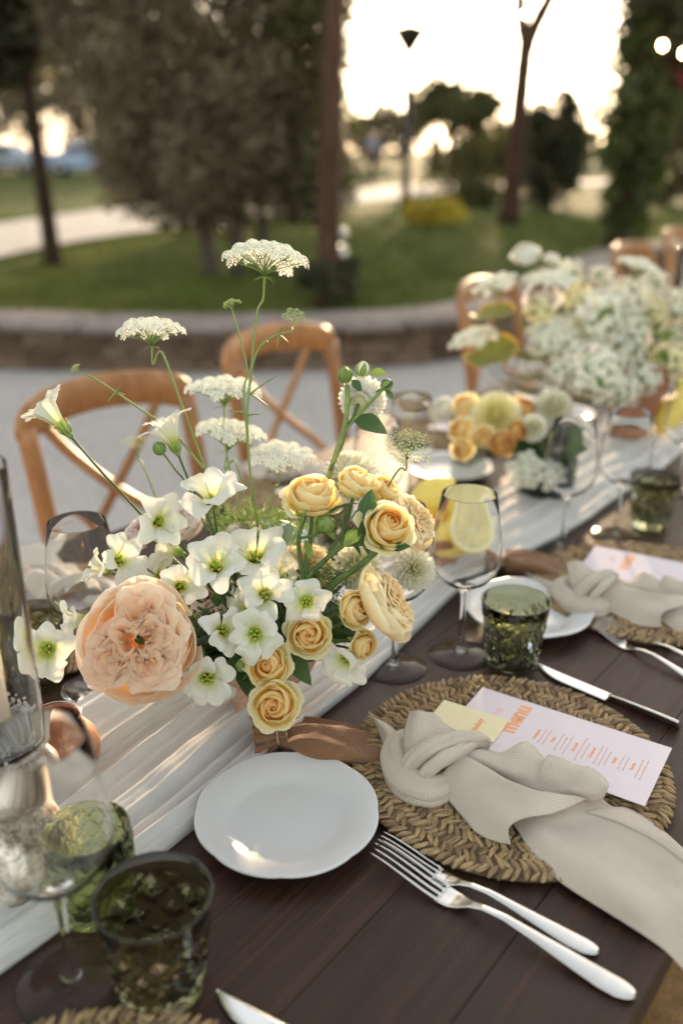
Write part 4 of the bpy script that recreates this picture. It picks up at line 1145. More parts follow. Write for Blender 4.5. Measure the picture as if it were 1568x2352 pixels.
# ------------------------------------------------------------------ burlap pouches
def pouch(label, C, neck, tail):
    top = np.array([[tuple(T(x, y, h * .78)) for x, y, h in r] for r in C]); g = up_grid(top, 12)
    for i in range(1, len(g) - 1):
        for j in range(1, g.shape[1] - 1):
            p = g[i, j]; w = 1 - abs(2 * fnoise(p[0] * 14 + 3, p[1] * 22)); g[i, j, 2] = max(TZ + .003, p[2] + .0075 * (w - .75) * min(1, (p[2] - TZ) / .012) + .0016 * fnoise(p[0] * 70, p[1] * 70))
    t = thing('burlap_pouch', label, 'pouch', Vector(tuple(top[1][1])) * 1.0, group='brown burlap favour pouches'); t.location.z = TZ + .004
    bot = g.copy(); bot[1:-1, 1:-1, 2] = np.minimum(bot[1:-1, 1:-1, 2], TZ + .004)
    mb = MB().grid(g, metric_uv(g)); mb.grid(bot[::-1], metric_uv(bot))
    obj('bag', mb, M['burlap'], t, world_space=True)
    n = 64; nk = [T(*p) for p in neck]; m = 8; G = np.zeros((m, n, 3))
    ax = (nk[1] - nk[0]).normalized(); s1 = ax.cross(Vector((0, 0, 1))).normalized(); s2 = s1.cross(ax)
    for i in range(m):
        q = i / (m - 1); rr = .0075 + .0125 * abs(q - .30) ** .8 * 1.3
        for j in range(n):
            a = 2 * math.pi * j / n; r2 = rr * (1 + (.10 + .24 * q) * math.sin(9 * a + .8 * q) + .1 * math.sin(4 * a))
            p = nk[0].lerp(nk[1], q) + s1 * math.cos(a) * r2 * 1.25 + s2 * math.sin(a) * r2 * .7
            p.z = max(p.z, TZ + .003); G[i, j] = p
    obj('gathered_neck', MB().grid(G, metric_uv(G), wrap=True), M['burlap'], t, world_space=True, solid=.0012)
    p = nk[0].lerp(nk[1], .30); ring = [tuple(p + s1 * math.cos(a) * .0112 + s2 * math.sin(a) * .0078) for a in np.linspace(0, 2 * math.pi, 20)]
    mbt = MB().tube(ring, .0009, 6); mbt.tube([tuple(q) for q in spline([p + s1 * .01] + [T(*q) for q in tail], 6)], .0009, 6)
    obj('string', mbt, M['twine'], t, world_space=True)
    return t
pouch('brown burlap favour pouch between the footed bowl and the front charger', [
    [(645, 1652, .022), (640, 1680, .026), (640, 1705, .024), (655, 1728, .004)],
    [(700, 1645, .024), (695, 1685, .036), (700, 1725, .034), (705, 1748, .004)],
    [(765, 1655, .022), (765, 1695, .036), (770, 1735, .034), (775, 1760, .004)],
    [(830, 1668, .014), (835, 1700, .022), (845, 1740, .020), (850, 1765, .004)],
    [(900, 1690, .006), (905, 1715, .010), (910, 1745, .010), (915, 1765, .004)]], [(660, 1690, .020), (585, 1702, .016)], [(580, 1725, .003), (552, 1748, .002), (540, 1790, .002)])
pouch('brown burlap favour pouch behind the white plate on the right, beside the second charger', [
    [(1160, 1262, .016), (1158, 1290, .024), (1160, 1315, .004)],
    [(1195, 1260, .018), (1195, 1292, .032), (1200, 1322, .004)],
    [(1240, 1268, .016), (1242, 1298, .030), (1250, 1332, .004)],
    [(1285, 1285, .008), (1290, 1310, .014), (1295, 1335, .004)]], [(1170, 1290, .018), (1118, 1290, .014)], [(1115, 1300, .003), (1100, 1312, .002)])

# ------------------------------------------------------------------ votive, candle stand
t = thing('votive_holder', 'squat copper mercury glass votive holder behind the front wine glass', 'candle holder', T(146, 1768))
prof = [(.0003, .0), (.024, .0), (.033, .006), (.0415, .018), (.0435, .030), (.040, .044), (.032, .054), (.0262, .060), (.0255, .066), (.0268, .070)]
obj('body', MB().lathe(prof + [(.0255, .0705), (.0240, .066), (.0248, .060), (.031, .052), (.0385, .042), (.0415, .030), (.039, .018), (.031, .008), (.0003, .004)], 56, fn=lambda r, z, a, i: r * (1 + .004 * np.sin(a * 3 + z * 90))), M['copper'], t)
obj('rim', MB().lathe([(.0262, .0706), (.0275, .0712), (.0275, .0726), (.0256, .0726), (.0252, .0712)], 48), M['glass'], t)
cs = T(42, 1985)
t = thing('candle_stand', 'worn silvery mercury glass candle stand at the left edge', 'candle stand', cs)
prof = [(.0003, 0), (.055, 0), (.059, .004), (.0585, .012), (.050, .030), (.043, .050), (.034, .066), (.030, .073), (.033, .078), (.046, .088), (.052, .100), (.0515, .110), (.043, .122), (.030, .130), (.025, .135), (.028, .139), (.046, .1405), (.046, .1425), (.0003, .1425)]
obj('base', MB().lathe(prof, 96, fn=lambda r, z, a, i: r * (1 + (.030 * np.abs(np.sin(a * 11)) * (1 if .01 < z < .066 else 0)))), M['mercury'], t)
t2 = thing('hurricane_glass', 'clear glass cylinder round the ivory candle at the left edge', 'glass cylinder', cs + Vector((0, 0, .1432)))
obj('cylinder', MB().lathe([(.0003, .0), (.041, .0), (.0435, .003), (.0435, .262), (.0431, .2635), (.0427, .262), (.0427, .008), (.041, .005), (.0003, .005)], 56), M['glass'], t2)
t3 = thing('candle', 'ivory pillar candle standing in salt in the glass cylinder', 'candle', cs + Vector((-.004, -.004, .1512)))
obj('wax_body', MB().lathe([(.0003, 0), (.0205, 0), (.0205, .098), (.019, .101), (.017, .099), (.006, .096), (.0003, .096)], 40), M['wax'], t3)
obj('wick', MB().tube([(0, 0, .095), (.0005, 0, .102), (.002, .001, .107)], .0009, 6), M['darkpot'], t3)
rs = random.Random(9); mb = MB()
for k in range(900):
    a = rs.uniform(0, 6.283); r = .0215 + (.0405 - .0215) * math.sqrt(rs.random()); s = rs.uniform(.0011, .0022)
    z = .0085 + rs.uniform(0, .020) + .008 * math.sin(a + 4.4)
    mb.box((r * math.cos(a), r * math.sin(a), max(.0095, z)), (s, s, s * 1.2), rot=Matrix.Rotation(rs.uniform(0, 3), 3, Vector((rs.random(), rs.random(), rs.random() + .1))))
o = tag(obj('coarse_salt', mb, M['salt'], smooth=False), 'coarse white salt round the foot of the ivory candle', 'salt', kind='stuff'); o.location = cs + Vector((0, 0, .1432))

# ------------------------------------------------------------------ bowl of lemons
ld = T(1010, 1372)
ld = AB(.62, .575)
t = thing('fruit_bowl', 'terracotta footed bowl of lemons behind the wine glass', 'bowl', ld)
obj('dish', MB().lathe([(.0003, 0), (.036, 0), (.038, .006), (.026, .018), (.024, .030), (.05, .042), (.072, .060), (.080, .076), (.077, .077), (.068, .064), (.045, .048), (.0003, .044)], 56), M['terraplain'], t)
def lemon(label, p, axis, s=1.0, half=False, grp=None):
    t = thing('lemon' if not half else 'lemon_half', label, 'lemon', p, group=grp)
    aim(t, axis); t.scale = (s,) * 3
    if half:
        obj('rind', MB().lathe([(.0003, -.040), (.005, -.0385), (.014, -.034), (.024, -.022), (.0285, -.008), (.029, 0), (.0275, .0004), (.0003, -.002)], 36), M['lemonskin'], t)
        obj('pith', MB().lathe([(.0277, .0003), (.0272, .0010), (.0245, .0011), (.0003, .0006)], 36), M['lemonpith'], t)
        for k in range(9):
            a0 = 2 * math.pi * (k + .04) / 9; a1 = 2 * math.pi * (k + .96) / 9
            V = [(.0025 * math.cos((a0 + a1) / 2), .0025 * math.sin((a0 + a1) / 2), .0018)] + [(.0238 * math.cos(a), .0238 * math.sin(a), .0018) for a in np.linspace(a0, a1, 6)]
            V += [(x, y, .0005) for x, y, z in V]; n = 7
            F = [tuple(range(n))] + [(i, i + n, (i + 1) % n + n, (i + 1) % n) for i in range(n)]
            obj('segment', MB().add(V, F), M['lemonflesh'], t, smooth=False)
    else:
        obj('rind', MB().lathe([(.0003, -.044), (.004, -.043), (.0065, -.039), (.016, -.032), (.026, -.018), (.029, 0), (.026, .018), (.016, .031), (.007, .037), (.0035, .042), (.0003, .0425)], 30, fn=lambda r, z, a, i: r * (1 + .02 * np.sin(3 * a + z * 60))), M['lemonskin'], t)
    return t
lemon('cut lemon half showing its pale flesh, seen through the wine glass', D(1085, 1216, 1.385), vdir(.15, .30, .95), 1.32, True)
lemon('second cut lemon half just above the first in the bowl', D(1066, 1170, 1.43), vdir(.1, .55, .8), 1.2, True)
lemon('whole lemon at the left of the bowl beside the peach rose', D(992, 1142, 1.46), vdir(.6, .5, .2), 1.1)
lemon('whole lemon under the cut halves', D(1030, 1240, 1.43), vdir(.9, .1, .3), 1.1)
lemon('whole lemon at the back of the bowl', D(1045, 1200, 1.50), vdir(.7, .3, -.4), 1.1)
lemon('whole lemon beside the terracotta vase at the far right', D(1538, 950, 2.12), vdir(.4, .8, .3), 1.25)

# ------------------------------------------------------------------ chairs
def make_chair():
    t = thing('cross_back_chair', '', 'chair', group='honey wood cross back chairs')
    w = .20; H = .90; wd = M['chairwood']; RC = .02
    seat = MB().lathe([(.0003, .445), (.19, .445), (.215, .450), (.222, .462), (.215, .474), (.195, .478), (.185, .472), (.0003, .470)], 44, fn=lambda r, z, a, i: r * (1 - .06 * np.cos(2 * a)))
    obj('seat_frame', seat, wd, t)
    obj('cane_seat', MB().lathe([(.0003, .4745), (.10, .4745), (.186, .4765), (.186, .4725), (.0003, .4725)], 44, fn=lambda r, z, a, i: r * (1 - .06 * np.cos(2 * a))), M['cane'], t)
    yb = -.205                                       # back of the seat; the sitter looks along +y
    for s in (-1, 1):
        pts = [(s * .175, yb - .06, 0), (s * .185, yb - .01, .25), (s * .19, yb + .015, .46), (s * .198, yb - .015, .68), (s * w, yb - .055, .875)]
        obj('rear_post', MB().tube([tuple(p) for p in spline(pts, 6)], np.interp(np.linspace(0, 1, 25), [0, .5, 1], [.015, .021, .0205]), 12), wd, t)
        pts = [(s * .165, .185, 0), (s * .17, .165, .25), (s * .165, .150, .45)]
        obj('front_leg', MB().tube([tuple(p) for p in spline(pts, 5)], np.linspace(.012, .018, 11), 12), wd, t)
        obj('stretcher', MB().tube([(s * .168, .175, .16), (s * .178, yb - .03, .16)], .009, 8), wd, t)
    obj('stretcher', MB().tube([(-.168, .172, .21), (.168, .172, .21)], .009, 8), wd, t)
    # top rail, bowed to the back
    pts = [(-.222, yb - .050, .868), (-.20, yb - .060, .880), (-.12, yb - .098, .898), (0, yb - .115, .905), (.12, yb - .098, .898), (.20, yb - .060, .880), (.222, yb - .050, .868)]
    P = spline(pts, 8); m = len(P); n = 16; G = np.zeros((m, n, 3))
    for i, p in enumerate(P):
        tg = (P[min(i + 1, m - 1)] - P[max(i - 1, 0)]).normalized(); sd = Vector((tg.y, -tg.x, 0)).normalized()
        e = min(1, .30 + 3.5 * min(i, m - 1 - i) / m)
        for j in range(n):
            a = 2 * math.pi * j / n; ca, sa = math.cos(a), math.sin(a)
            G[i, j] = p + sd * (abs(ca) ** .8 * math.copysign(1, ca) * .0185 * e) + Vector((0, 0, abs(sa) ** .8 * math.copysign(1, sa) * .040 * e))
    mb = MB().grid(G, wrap=True); mb.f.append(tuple(range(n))[::-1]); mb.f.append(tuple((m - 1) * n + k for k in range(n)))
    obj('top_rail', mb, wd, t)
    for s in (-1, 1):
        pts = [(s * .188, yb + .012, .49), (s * .10, yb - .030, .60), (0, yb - .062 - .006 * s, .69), (-s * .09, yb - .085, .79), (-s * .15, yb - .092, .875)]
        obj('cross_slat', MB().tube([tuple(p) for p in spline(pts, 7)], .0165, 10, flat=.62), wd, t)
    return t
ch = make_chair()
def chair_at(pl, pr, label, first=False):
    """pl, pr: the two ends of the top rail"""
    a, b = on(*pl, .875), on(*pr, .875); m = (a + b) / 2; d = b - a; d.z = 0
    rz = math.atan2(d.y, d.x)
    c, s = math.cos(rz), math.sin(rz)
    # rail ends sit at (+-.2, -.26): the table is to the right of a->b, so turn the chair half round
    rz += math.pi; c, s = math.cos(rz), math.sin(rz)
    off = Vector((-.26 * -s, -.26 * c, 0))
    loc = m - off; loc.z = 0
    o = ch if first else dup(ch)
    o.location = loc; o.rotation_euler = (0, 0, rz); o['label'] = label; sc = 1.0; o.scale = (sc, sc, sc)
    return o
chair_at((62, 985), (425, 905), 'honey wood cross back chair nearest on the far side, left of the other chairs', True)
chair_at((512, 838), (768, 782), 'honey wood cross back chair second along the far side, before the stone wall')
chair_at((1012, 706), (1222, 660), 'honey wood cross back chair third along the far side, behind the bronze leaves')
chair_at((1382, 598), (1520, 575), 'honey wood cross back chair fourth along the far side, near the right edge')
chair_at((1488, 560), (1620, 535), 'honey wood cross back chair farthest along the far side, at the right edge')
chair_at((-535, 1125), (-195, 1055), 'honey wood cross back chair cut off by the left edge, only its post showing')
# chair on the near side, only its seat showing at the bottom right corner
o = dup(ch, label='honey wood chair on the near side, its cane seat showing at the bottom right corner'); o.location = AB(.34, -.06, -TZ); o.rotation_euler = (0, 0, RZ)
# ================================================================== vases
vz = T(612, 1632); vz.z = TZ + .006
vase = thing('footed_bowl', 'rosy stone footed bowl holding the main flower arrangement on the runner', 'vase', vz)
obj('bowl', MB().lathe([(.0003, 0), (.036, 0), (.040, .003), (.0405, .010), (.036, .020), (.0285, .028), (.028, .033), (.040, .042), (.058, .060), (.068, .082), (.0705, .098), (.0685, .0995), (.066, .094), (.055, .066), (.035, .048), (.0003, .044)], 64, fn=lambda r, z, a, i: r * (1 + .006 * np.sin(5 * a + z * 50))), M['terracotta'], vase)
obj('foam_block', MB().lathe([(.0003, .05), (.05, .066), (.062, .088), (.045, .100), (.0003, .104)], 24), M['foam'], vase)
VC = vz + Vector((0, 0, .088))                   # where the stems meet
v2 = T(1250, 1132); v2.z = TZ + .006
vase2 = thing('round_vase', 'dark green glazed vase holding the yellow dahlia arrangement', 'vase', v2)
obj('pot', MB().lathe([(.0003, 0), (.052, 0), (.056, .004), (.058, .05), (.058, .098), (.055, .099), (.053, .09), (.0003, .085)], 48), M['darkpot'], vase2)
V2C = v2 + Vector((0, 0, .085))
v3 = AB(1.52, .60, .006)
vase3 = thing('terracotta_vase', 'terracotta footed vase under the tall white hydrangea arrangement', 'vase', v3)
obj('pot', MB().lathe([(.0003, 0), (.05, 0), (.055, .01), (.045, .03), (.055, .06), (.075, .12), (.085, .17), (.088, .18), (.084, .18), (.07, .13), (.0003, .11)], 48), M['terraplain'], vase3)
V3C = v3 + Vector((0, 0, .15))

# ================================================================== flower builders
def petal_grid(r_fn, z_fn, a_fn, m=11, n=9, phi=0.0, tip=.25, ruf=0.0, seed=0, f=0.5, rufk=3.0, pw=2.6):
    P = np.zeros((m, n, 3)); uv = np.zeros((m, n, 2))
    for i in range(m):
        t = i / (m - 1)
        for j in range(n):
            s = -1 + 2 * j / (n - 1)
            tt = t * (1 - tip * abs(s) ** pw)
            r, z, a = r_fn(tt, s), z_fn(tt, s), a_fn(tt)
            ang = phi + s * a
            k = ruf * tt ** 2 * (.35 + .65 * abs(s))
            r += k * math.sin(rufk * 3.1 * s + seed * 1.7) + k * .8 * fnoise(s * 2.2, tt * 2, seed)
            z += k * fnoise(s * 2.5 + 9, tt * 2.3, seed + 4)
            P[i, j] = (r * math.cos(ang), r * math.sin(ang), z); uv[i, j] = (f, t)
    return P, uv
def lisi_petals(openness, var=0):
    """openness 0 bell .. 1 flat open; flower radius 1"""
    out = []
    for k in range(5):
        sd = openness * 10 + k * 3.3 + var * 17.7; cu = 1 + .9 * fnoise(k * 2.1, var * 5.3, 3)
        wv = 1.0 + .22 * fnoise(k * 1.3, sd)
        rim = .50 + .52 * openness
        def r_fn(t, s, q=openness, rim=rim): return .07 + rim * (t ** (1.15 - .30 * q)) * (1 - .05 * s * s) + (.20 * max(0, t - .72) / .28 * (1 - q) if t > .72 else 0) * (1)
        def z_fn(t, s, q=openness, sd=sd, cu=cu): 
            h = (1.12 - .62 * q)
            return h * (1 - (1 - t) ** (1.9)) - (.34 * q + .12) * cu * max(0, t - .58) ** 1.6 * 2.6 + .05 * s * s * t
        def a_fn(t, wv=wv): return wv * (.78 - .10 * t) * (1 - max(0, t - .78) ** 2 * 5.0)
        P, uv = petal_grid(r_fn, z_fn, a_fn, 13, 13, 0, .23, .17, sd, .5, 1.5, 2.0)
        me = MB().grid(P, uv).mesh('petal'); me.materials.append(M['lisi']); out.append(me)
    return out
LIS = {q: [lisi_petals(q, v) for v in range(3)] for q in (0.12, 0.3, 0.45, 0.58, 0.7, 0.95)}
mbc = MB(); mbc.ball((0, 0, .20), .085, 10, 7, (1, 1, 1.5)); mbc.tube([(0, 0, .28), (0, 0, .38)], .035, 8)
for s in (-1, 1): mbc.ball((s * .045, 0, .40), .055, 8, 6, (1, .8, .8))
ME_PISTIL = mbc.mesh('pistil'); ME_PISTIL.materials.append(M['stigma'])
mbs = MB(); mba = MB()
for k in range(5):
    a = k * 1.2566 + .4
    q = (math.cos(a) * .17, math.sin(a) * .17, .36)
    mbs.tube([(math.cos(a) * .06, math.sin(a) * .06, .06), (math.cos(a) * .13, math.sin(a) * .13, .22), q], .012, 5)
    mba.ball(q, .038, 7, 5, (1.5, 1.0, .8))
ME_FIL = mbs.mesh('filaments'); ME_FIL.materials.append(M['palestem']); ME_ANT = mba.mesh('anthers'); ME_ANT.materials.append(M['anther'])
mbk = MB().lathe([(.0, -.12), (.05, -.11), (.085, -.02), (.10, .06), (.085, .10)], 12)
for k in range(5):
    a = k * 1.2566
    mbk.tube([(.08 * math.cos(a), .08 * math.sin(a), .02), (.16 * math.cos(a), .16 * math.sin(a), .14), (.20 * math.cos(a), .20 * math.sin(a), .34)], (.030, .022, .004), 5)
ME_CALYX = mbk.mesh('calyx'); ME_CALYX.materials.append(M['bud'])

def stem_to(root, base, axis, to, mat, r=.0016, bend=.5, name='stem', n=16, wob=.004):
    base, to, axis = Vector(base), Vector(to), Vector(axis).normalized()
    L = (base - to).length
    P = bez(base, base - axis * L * bend * .55, to + (base - to) * .35 + Vector((0, 0, .0)), to, n)
    P = [p + Vector((fnoise(i * .33, base.x * 40, 1), fnoise(i * .33, base.y * 40, 5), fnoise(i * .33, base.z * 30, 9))) * wob * math.sin(math.pi * i / (n - 1)) for i, p in enumerate(P)]
    return obj(name, MB().tube([tuple(p) for p in P], np.linspace(r * .85, r * 1.2, len(P)), 8), mat, root, world_space=True)

def lisianthus(label, x, y, z, dia, axis, q=.7, to=None, roll=None, bud=None):
    """x, y: middle of the open face seen there at depth z; dia in seen pixels"""
    Rr = dia * 1.03 / FPX * z / 2 / (.62 + .42 * q)
    ax = vdir(*axis); c = D(x, y, z); base = c - ax * Rr * (.75 - .35 * q)
    t = thing('lisianthus', label, 'flower', base, group='white lisianthus in the main bowl', scale=Rr); aim(t, ax, R.uniform(0, 6.28) if roll is None else roll)
    pm = LIS[q][R.randrange(3)]; sh = R.randrange(5)
    for k in range(5):
        o = link('petal', pm[(k + sh) % 5], t); o.rotation_euler = (R.uniform(-.10, .10), R.uniform(-.20, .17), k * 1.2566 + R.uniform(-.16, .16)); o.scale = (1 + R.uniform(-.10, .14), 1 + R.uniform(-.05, .15), 1 + R.uniform(-.12, .16))
    for me, nm in ((ME_PISTIL, 'pistil'), (ME_FIL, 'filaments'), (ME_ANT, 'anthers'), (ME_CALYX, 'calyx')): link(nm, me, t)
    stem_to(t, base - ax * .1 * Rr, ax, to if to is not None else VC + Vector((R.uniform(-.03, .03), R.uniform(-.03, .03), 0)), M['darkstem'], .0016)
    return t

def rose_meshes(N, mat, kind, seed):
    """petals from the heart outwards; radius 1"""
    out = []; rs = random.Random(seed); op = kind == 'open'
    for i in range(N):
        f = i / (N - 1); phi = i * 2.39996 + rs.uniform(-.35, .35)
        rt = (.05 + .80 * f ** .95) * (1 + rs.uniform(-.09, .09) * f)
        h = (.86 + .18 * math.sin(math.pi * min(1, f * 1.1)) - (.42 if op else .16) * f ** 2.2) + rs.uniform(-.05, .05)
        curl = ((.10 + .34 * f) * f if op else .20 * f * f) * rs.uniform(.6, 1.5)
        rb = .02 + .12 * f; sp = (.20 if f < .7 else .10) * rs.uniform(.6, 1.3); tilt = rs.uniform(-.10, .10) * f
        bel = (.24 * math.sin(math.pi * min(1, .25 + f * .8)))
        def r_fn(t, s, rt=rt, bel=bel, curl=curl, rb=rb, f=f, sp=sp):
            q = rb + (rt - rb) * (1 - (1 - t) ** (2.1 + .6 * f)) + bel * math.sin(math.pi * min(1, t * 1.02)) * .8
            q += curl * max(0, t - .70) ** 1.4 * 4.2 * (.5 + .9 * abs(s)) - .07 * (1 - f) * t ** 4
            return q * (1 + sp * s * t)
        def z_fn(t, s, h=h, curl=curl, f=f, tilt=tilt):
            return h * t ** (1.0 + .3 * f) * (1 + tilt * s) - curl * max(0, t - .76) ** 1.4 * 4.0 * (.4 + .8 * abs(s)) - .20 * f
        a0 = rad(100 - 54 * f) if f > .12 else rad(150)
        def a_fn(t, a0=a0): return a0 * (.45 + .55 * math.sin(math.pi * .5 * min(1, t * 1.6)))
        P, uv = petal_grid(r_fn, z_fn, a_fn, 12, 11, phi, .13 + .20 * f, .02 + .06 * f, seed * 7 + i, min(1, f * 1.1), 1.3, 1.9)
        me = MB().grid(P, uv).mesh('petal'); me.materials.append(mat); out.append(me)
    return out
ROSE = {('yrose', 0): rose_meshes(24, M['yrose'], 'open', 1), ('yrose', 1): rose_meshes(22, M['yrose'], 'cup', 2), ('yrose', 2): rose_meshes(26, M['yrose'], 'open', 3),
        ('apricot', 0): rose_meshes(34, M['apricot'], 'open', 4), ('apricot', 1): rose_meshes(36, M['apricot'], 'cup', 5),
        ('orange', 0): rose_meshes(22, M['orange'], 'cup', 12), ('blush', 0): rose_meshes(30, M['blush'], 'open', 6), ('ivory', 0): rose_meshes(28, M['ivory'], 'cup', 8)}
mbk = MB().lathe([(.0, -.34), (.10, -.32), (.17, -.20), (.16, -.06), (.10, -.02)], 14)
ME_HIP = mbk.mesh('hip'); ME_HIP.materials.append(M['bud'])
def leaf_mesh(nm, L, Wd, mat, fold=.25, droop=.25, m=9, n=7, serr=.06):
    P = np.zeros((m, n, 3))
    for i in range(m):
        t = i / (m - 1); w = Wd * (math.sin(math.pi * t ** .85) ** .8) * (1 + serr * math.sin(t * 40)) + .0001
        for j in range(n):
            s = -1 + 2 * j / (n - 1)
            P[i, j] = (L * t, s * w, abs(s) * w * fold - droop * L * t * t + .04 * w * math.sin(t * 18 + s * 2))
    me = MB().grid(P).mesh(nm); me.materials.append(mat); return me
ME_SEPAL = leaf_mesh('sepal', .62, .10, M['bud'], .4, .35)
def rose(label, x, y, z, dia, axis, key, to=None, group='yellow and apricot roses in the main bowl', stem=True, sep=True, nm='rose', r=.0022):
    Rr = dia / FPX * z / 2 / .84; ax = vdir(*axis); c = D(x, y, z); base = c - ax * Rr * .55
    t = thing(nm, label, 'flower', base, group=group, scale=Rr); aim(t, ax, R.uniform(0, 6.28))
    for me in ROSE[key]:
        o = link('petal', me, t); o.rotation_euler = (R.uniform(-.05, .05), R.uniform(-.05, .05), R.uniform(-.08, .08))
    if sep:
        link('hip', ME_HIP, t)
        for k in range(5):
            o = link('sepal', ME_SEPAL, t); a = k * 1.2566 + R.uniform(-.2, .2); o.location = (.12 * math.cos(a), .12 * math.sin(a), -.06); o.rotation_euler = (0, R.uniform(-.5, .3), a)
    if stem: stem_to(t, base - ax * .3 * Rr, ax, to if to is not None else VC + Vector((R.uniform(-.03, .03), R.uniform(-.03, .03), 0)), M['stem'], r)
    return t

# quartered garden rose: cupped outer petals, three crumpled rosettes inside
ROSETTES = ((-.35, .36, 8), (1.75, .30, 6), (3.55, .40, 7), (5.05, .33, 6))
def garden_rose(label, x, y, z, dia, axis, mat, roll=0.0, to=None, seed=1, cups=13, ros=ROSETTES, group='large garden roses in the main bowl'):
    Rr = dia / FPX * z / 2 / 1.04; ax = vdir(*axis); c = D(x, y, z); base = c - ax * Rr * .55
    t = thing('garden_rose', label, 'flower', base, group=group, scale=Rr)
    ex = (RIGHT - ax * RIGHT.dot(ax)).normalized(); ey = ax.cross(ex)
    t.rotation_euler = (Matrix((ex, ey, ax)).transposed().to_quaternion() @ Quaternion((0, 0, 1), roll)).to_euler()
    rs = random.Random(seed)
    for i in range(cups):
        f = i / (cups - 1); phi = i * 2.39996 + rs.uniform(-.2, .2); ro = (.82 + .20 * f) * rs.uniform(.88, 1.10); h = (.74 - .30 * f) * rs.uniform(.85, 1.15); ti = rs.uniform(-.16, .16)
        def r_fn(t, s, ro=ro, f=f): return .10 + (ro - .10) * math.sin(math.pi * .5 * min(1, t * (1.22 - .1 * f))) ** .75 - (.17 - .22 * f) * max(0, t - .55) ** 1.2 * 1.6
        def z_fn(t, s, h=h, f=f, ti=ti): return -.16 + (h + .16) * t ** 1.45 * (1 + ti * s) - .30 * f * max(0, t - .75)
        def a_fn(t): return rad(50) * (.5 + .5 * math.sin(math.pi * .5 * min(1, t * 1.5)))
        P, uv = petal_grid(r_fn, z_fn, a_fn, 13, 13, phi, .24, .10, seed + i, .55 + .45 * f, 1.1, 2.0)
        obj('petal', MB().grid(P, uv), mat, t)
    # rosettes of nested folded petals
    for q, (pa, pr, n) in enumerate(ros):
        ctr = Vector((math.cos(pa), math.sin(pa), 0)) * pr
        for k in range(n):
            g = (k + .6) / n; w = .05 + .44 * g; dpt = .05 + .40 * g
            m_, n_ = 8, 17; P = np.zeros((m_, n_, 3)); uv = np.zeros((m_, n_, 2)); sd = seed * 13 + q * 7 + k
            ax2 = pa + rs.uniform(-.30, .30)
            for j in range(n_):
                s = -1 + 2 * j / (n_ - 1); b = s * rad(155) * (1 - .12 * g)
                wob = 1 + .50 * fnoise(s * 2.6, sd, 2) + .16 * math.sin(s * 8 + sd)
                lx = math.cos(b) * dpt * wob; ly = math.sin(b) * w * .92 * wob
                top = Vector((ctr.x + math.cos(ax2) * lx - math.sin(ax2) * ly, ctr.y + math.sin(ax2) * lx + math.cos(ax2) * ly, .90 - .20 * g * g + .20 * fnoise(s * 3.4, sd, 8) - .05 * abs(s)))
                rr_ = math.hypot(top.x, top.y)
                if rr_ > .92: top.x *= .92 / rr_; top.y *= .92 / rr_
                bot = Vector((ctr.x * .6 + (top.x - ctr.x) * .6, ctr.y * .6 + (top.y - ctr.y) * .6, .46))
                for i in range(m_):
                    tt = i / (m_ - 1); p = bot.lerp(top, tt)
                    o_ = Vector((p.x - ctr.x, p.y - ctr.y, 0)); o_ = o_.normalized() if o_.length > 1e-5 else o_
                    p += o_ * (.05 * math.sin(math.pi * tt) + .17 * max(0, tt - .6) ** 1.5 / .25 * (.6 + fnoise(s * 3, sd, 3))) - Vector((0, 0, .10 * max(0, tt - .8) / .2))
                    P[i, j] = p; uv[i, j] = (.15 + .45 * g, .25 + .75 * tt)
            obj('inner_petal', MB().grid(P, uv), mat, t)
    obj('heart', MB().ball((0.03, .05, .50), .07, 10, 7, (1, 1, .9)), M['leaf'], t)
    link('hip', ME_HIP, t)
    stem_to(t, base - ax * .25 * Rr, ax, to if to is not None else VC, M['stem'], .0024)
    return t

def dahlia(label, x, y, z, dia, axis, mat, rings=9, ball=.5, to=None, group=None, stem=True, name='dahlia', seed=1, density=1.0, smat='stem'):
    Rr = dia / FPX * z / 2; ax = vdir(*axis); c = D(x, y, z); base = c - ax * Rr * (.1 + .4 * ball)
    t = thing(name, label, 'flower', base, group=group, scale=Rr); aim(t, ax, R.uniform(0, 6.28))
    mb = MB(); rs = random.Random(seed)
    for g in range(rings):
        f = g / (rings - 1); el = rad(86) * (1 - f) - rad(18 + 40 * ball) * f ** 1.5
        n = max(4, int((5 + 17 * math.sin(math.pi * .5 * min(1, f * 1.25))) * density)); L = .20 + .34 * f ** .6
        rc = .42 + .16 * f
        for k in range(n):
            a = 2 * math.pi * (k + .5 * (g % 2)) / n + rs.uniform(-.05, .05); e2 = el + rs.uniform(-.06, .06)
            d = Vector((math.cos(a) * math.cos(e2), math.sin(a) * math.cos(e2), math.sin(e2) * (.5 + .5 * ball)))
            side = Vector((-math.sin(a), math.cos(a), 0)); up = side.cross(d).normalized() * -1
            o = Vector((0, 0, .25 * ball)) + d * (rc * (.35 + .5 * ball)); w = .085 + .055 * f; LL = (1.0 - (o - Vector((0, 0, .25 * ball))).length)
            P = np.zeros((5, 3, 3)); uv = np.zeros((5, 3, 2))
            for i in range(5):
                tt = i / 4; ww = w * (.55 + .45 * math.sin(math.pi * min(1, .2 + tt * .75))) * (1 if i < 4 else .35)
                for j in range(3):
                    s = j - 1; p = o + d * LL * tt + side * s * ww + up * (-.06 * (1 - abs(s)) + .05 * tt * tt); P[i, j] = p; uv[i, j] = (f, tt)
            mb.grid(P, uv)
    obj('petals', mb, mat, t)
    obj('core', MB().ball((0, 0, .12 * ball), .30 + .25 * ball, 12, 8, (1, 1, .8)), M['bud'] if ball < .3 else mat, t)
    if stem: stem_to(t, base, ax, to if to is not None else VC, M[smat], .0022)
    return t

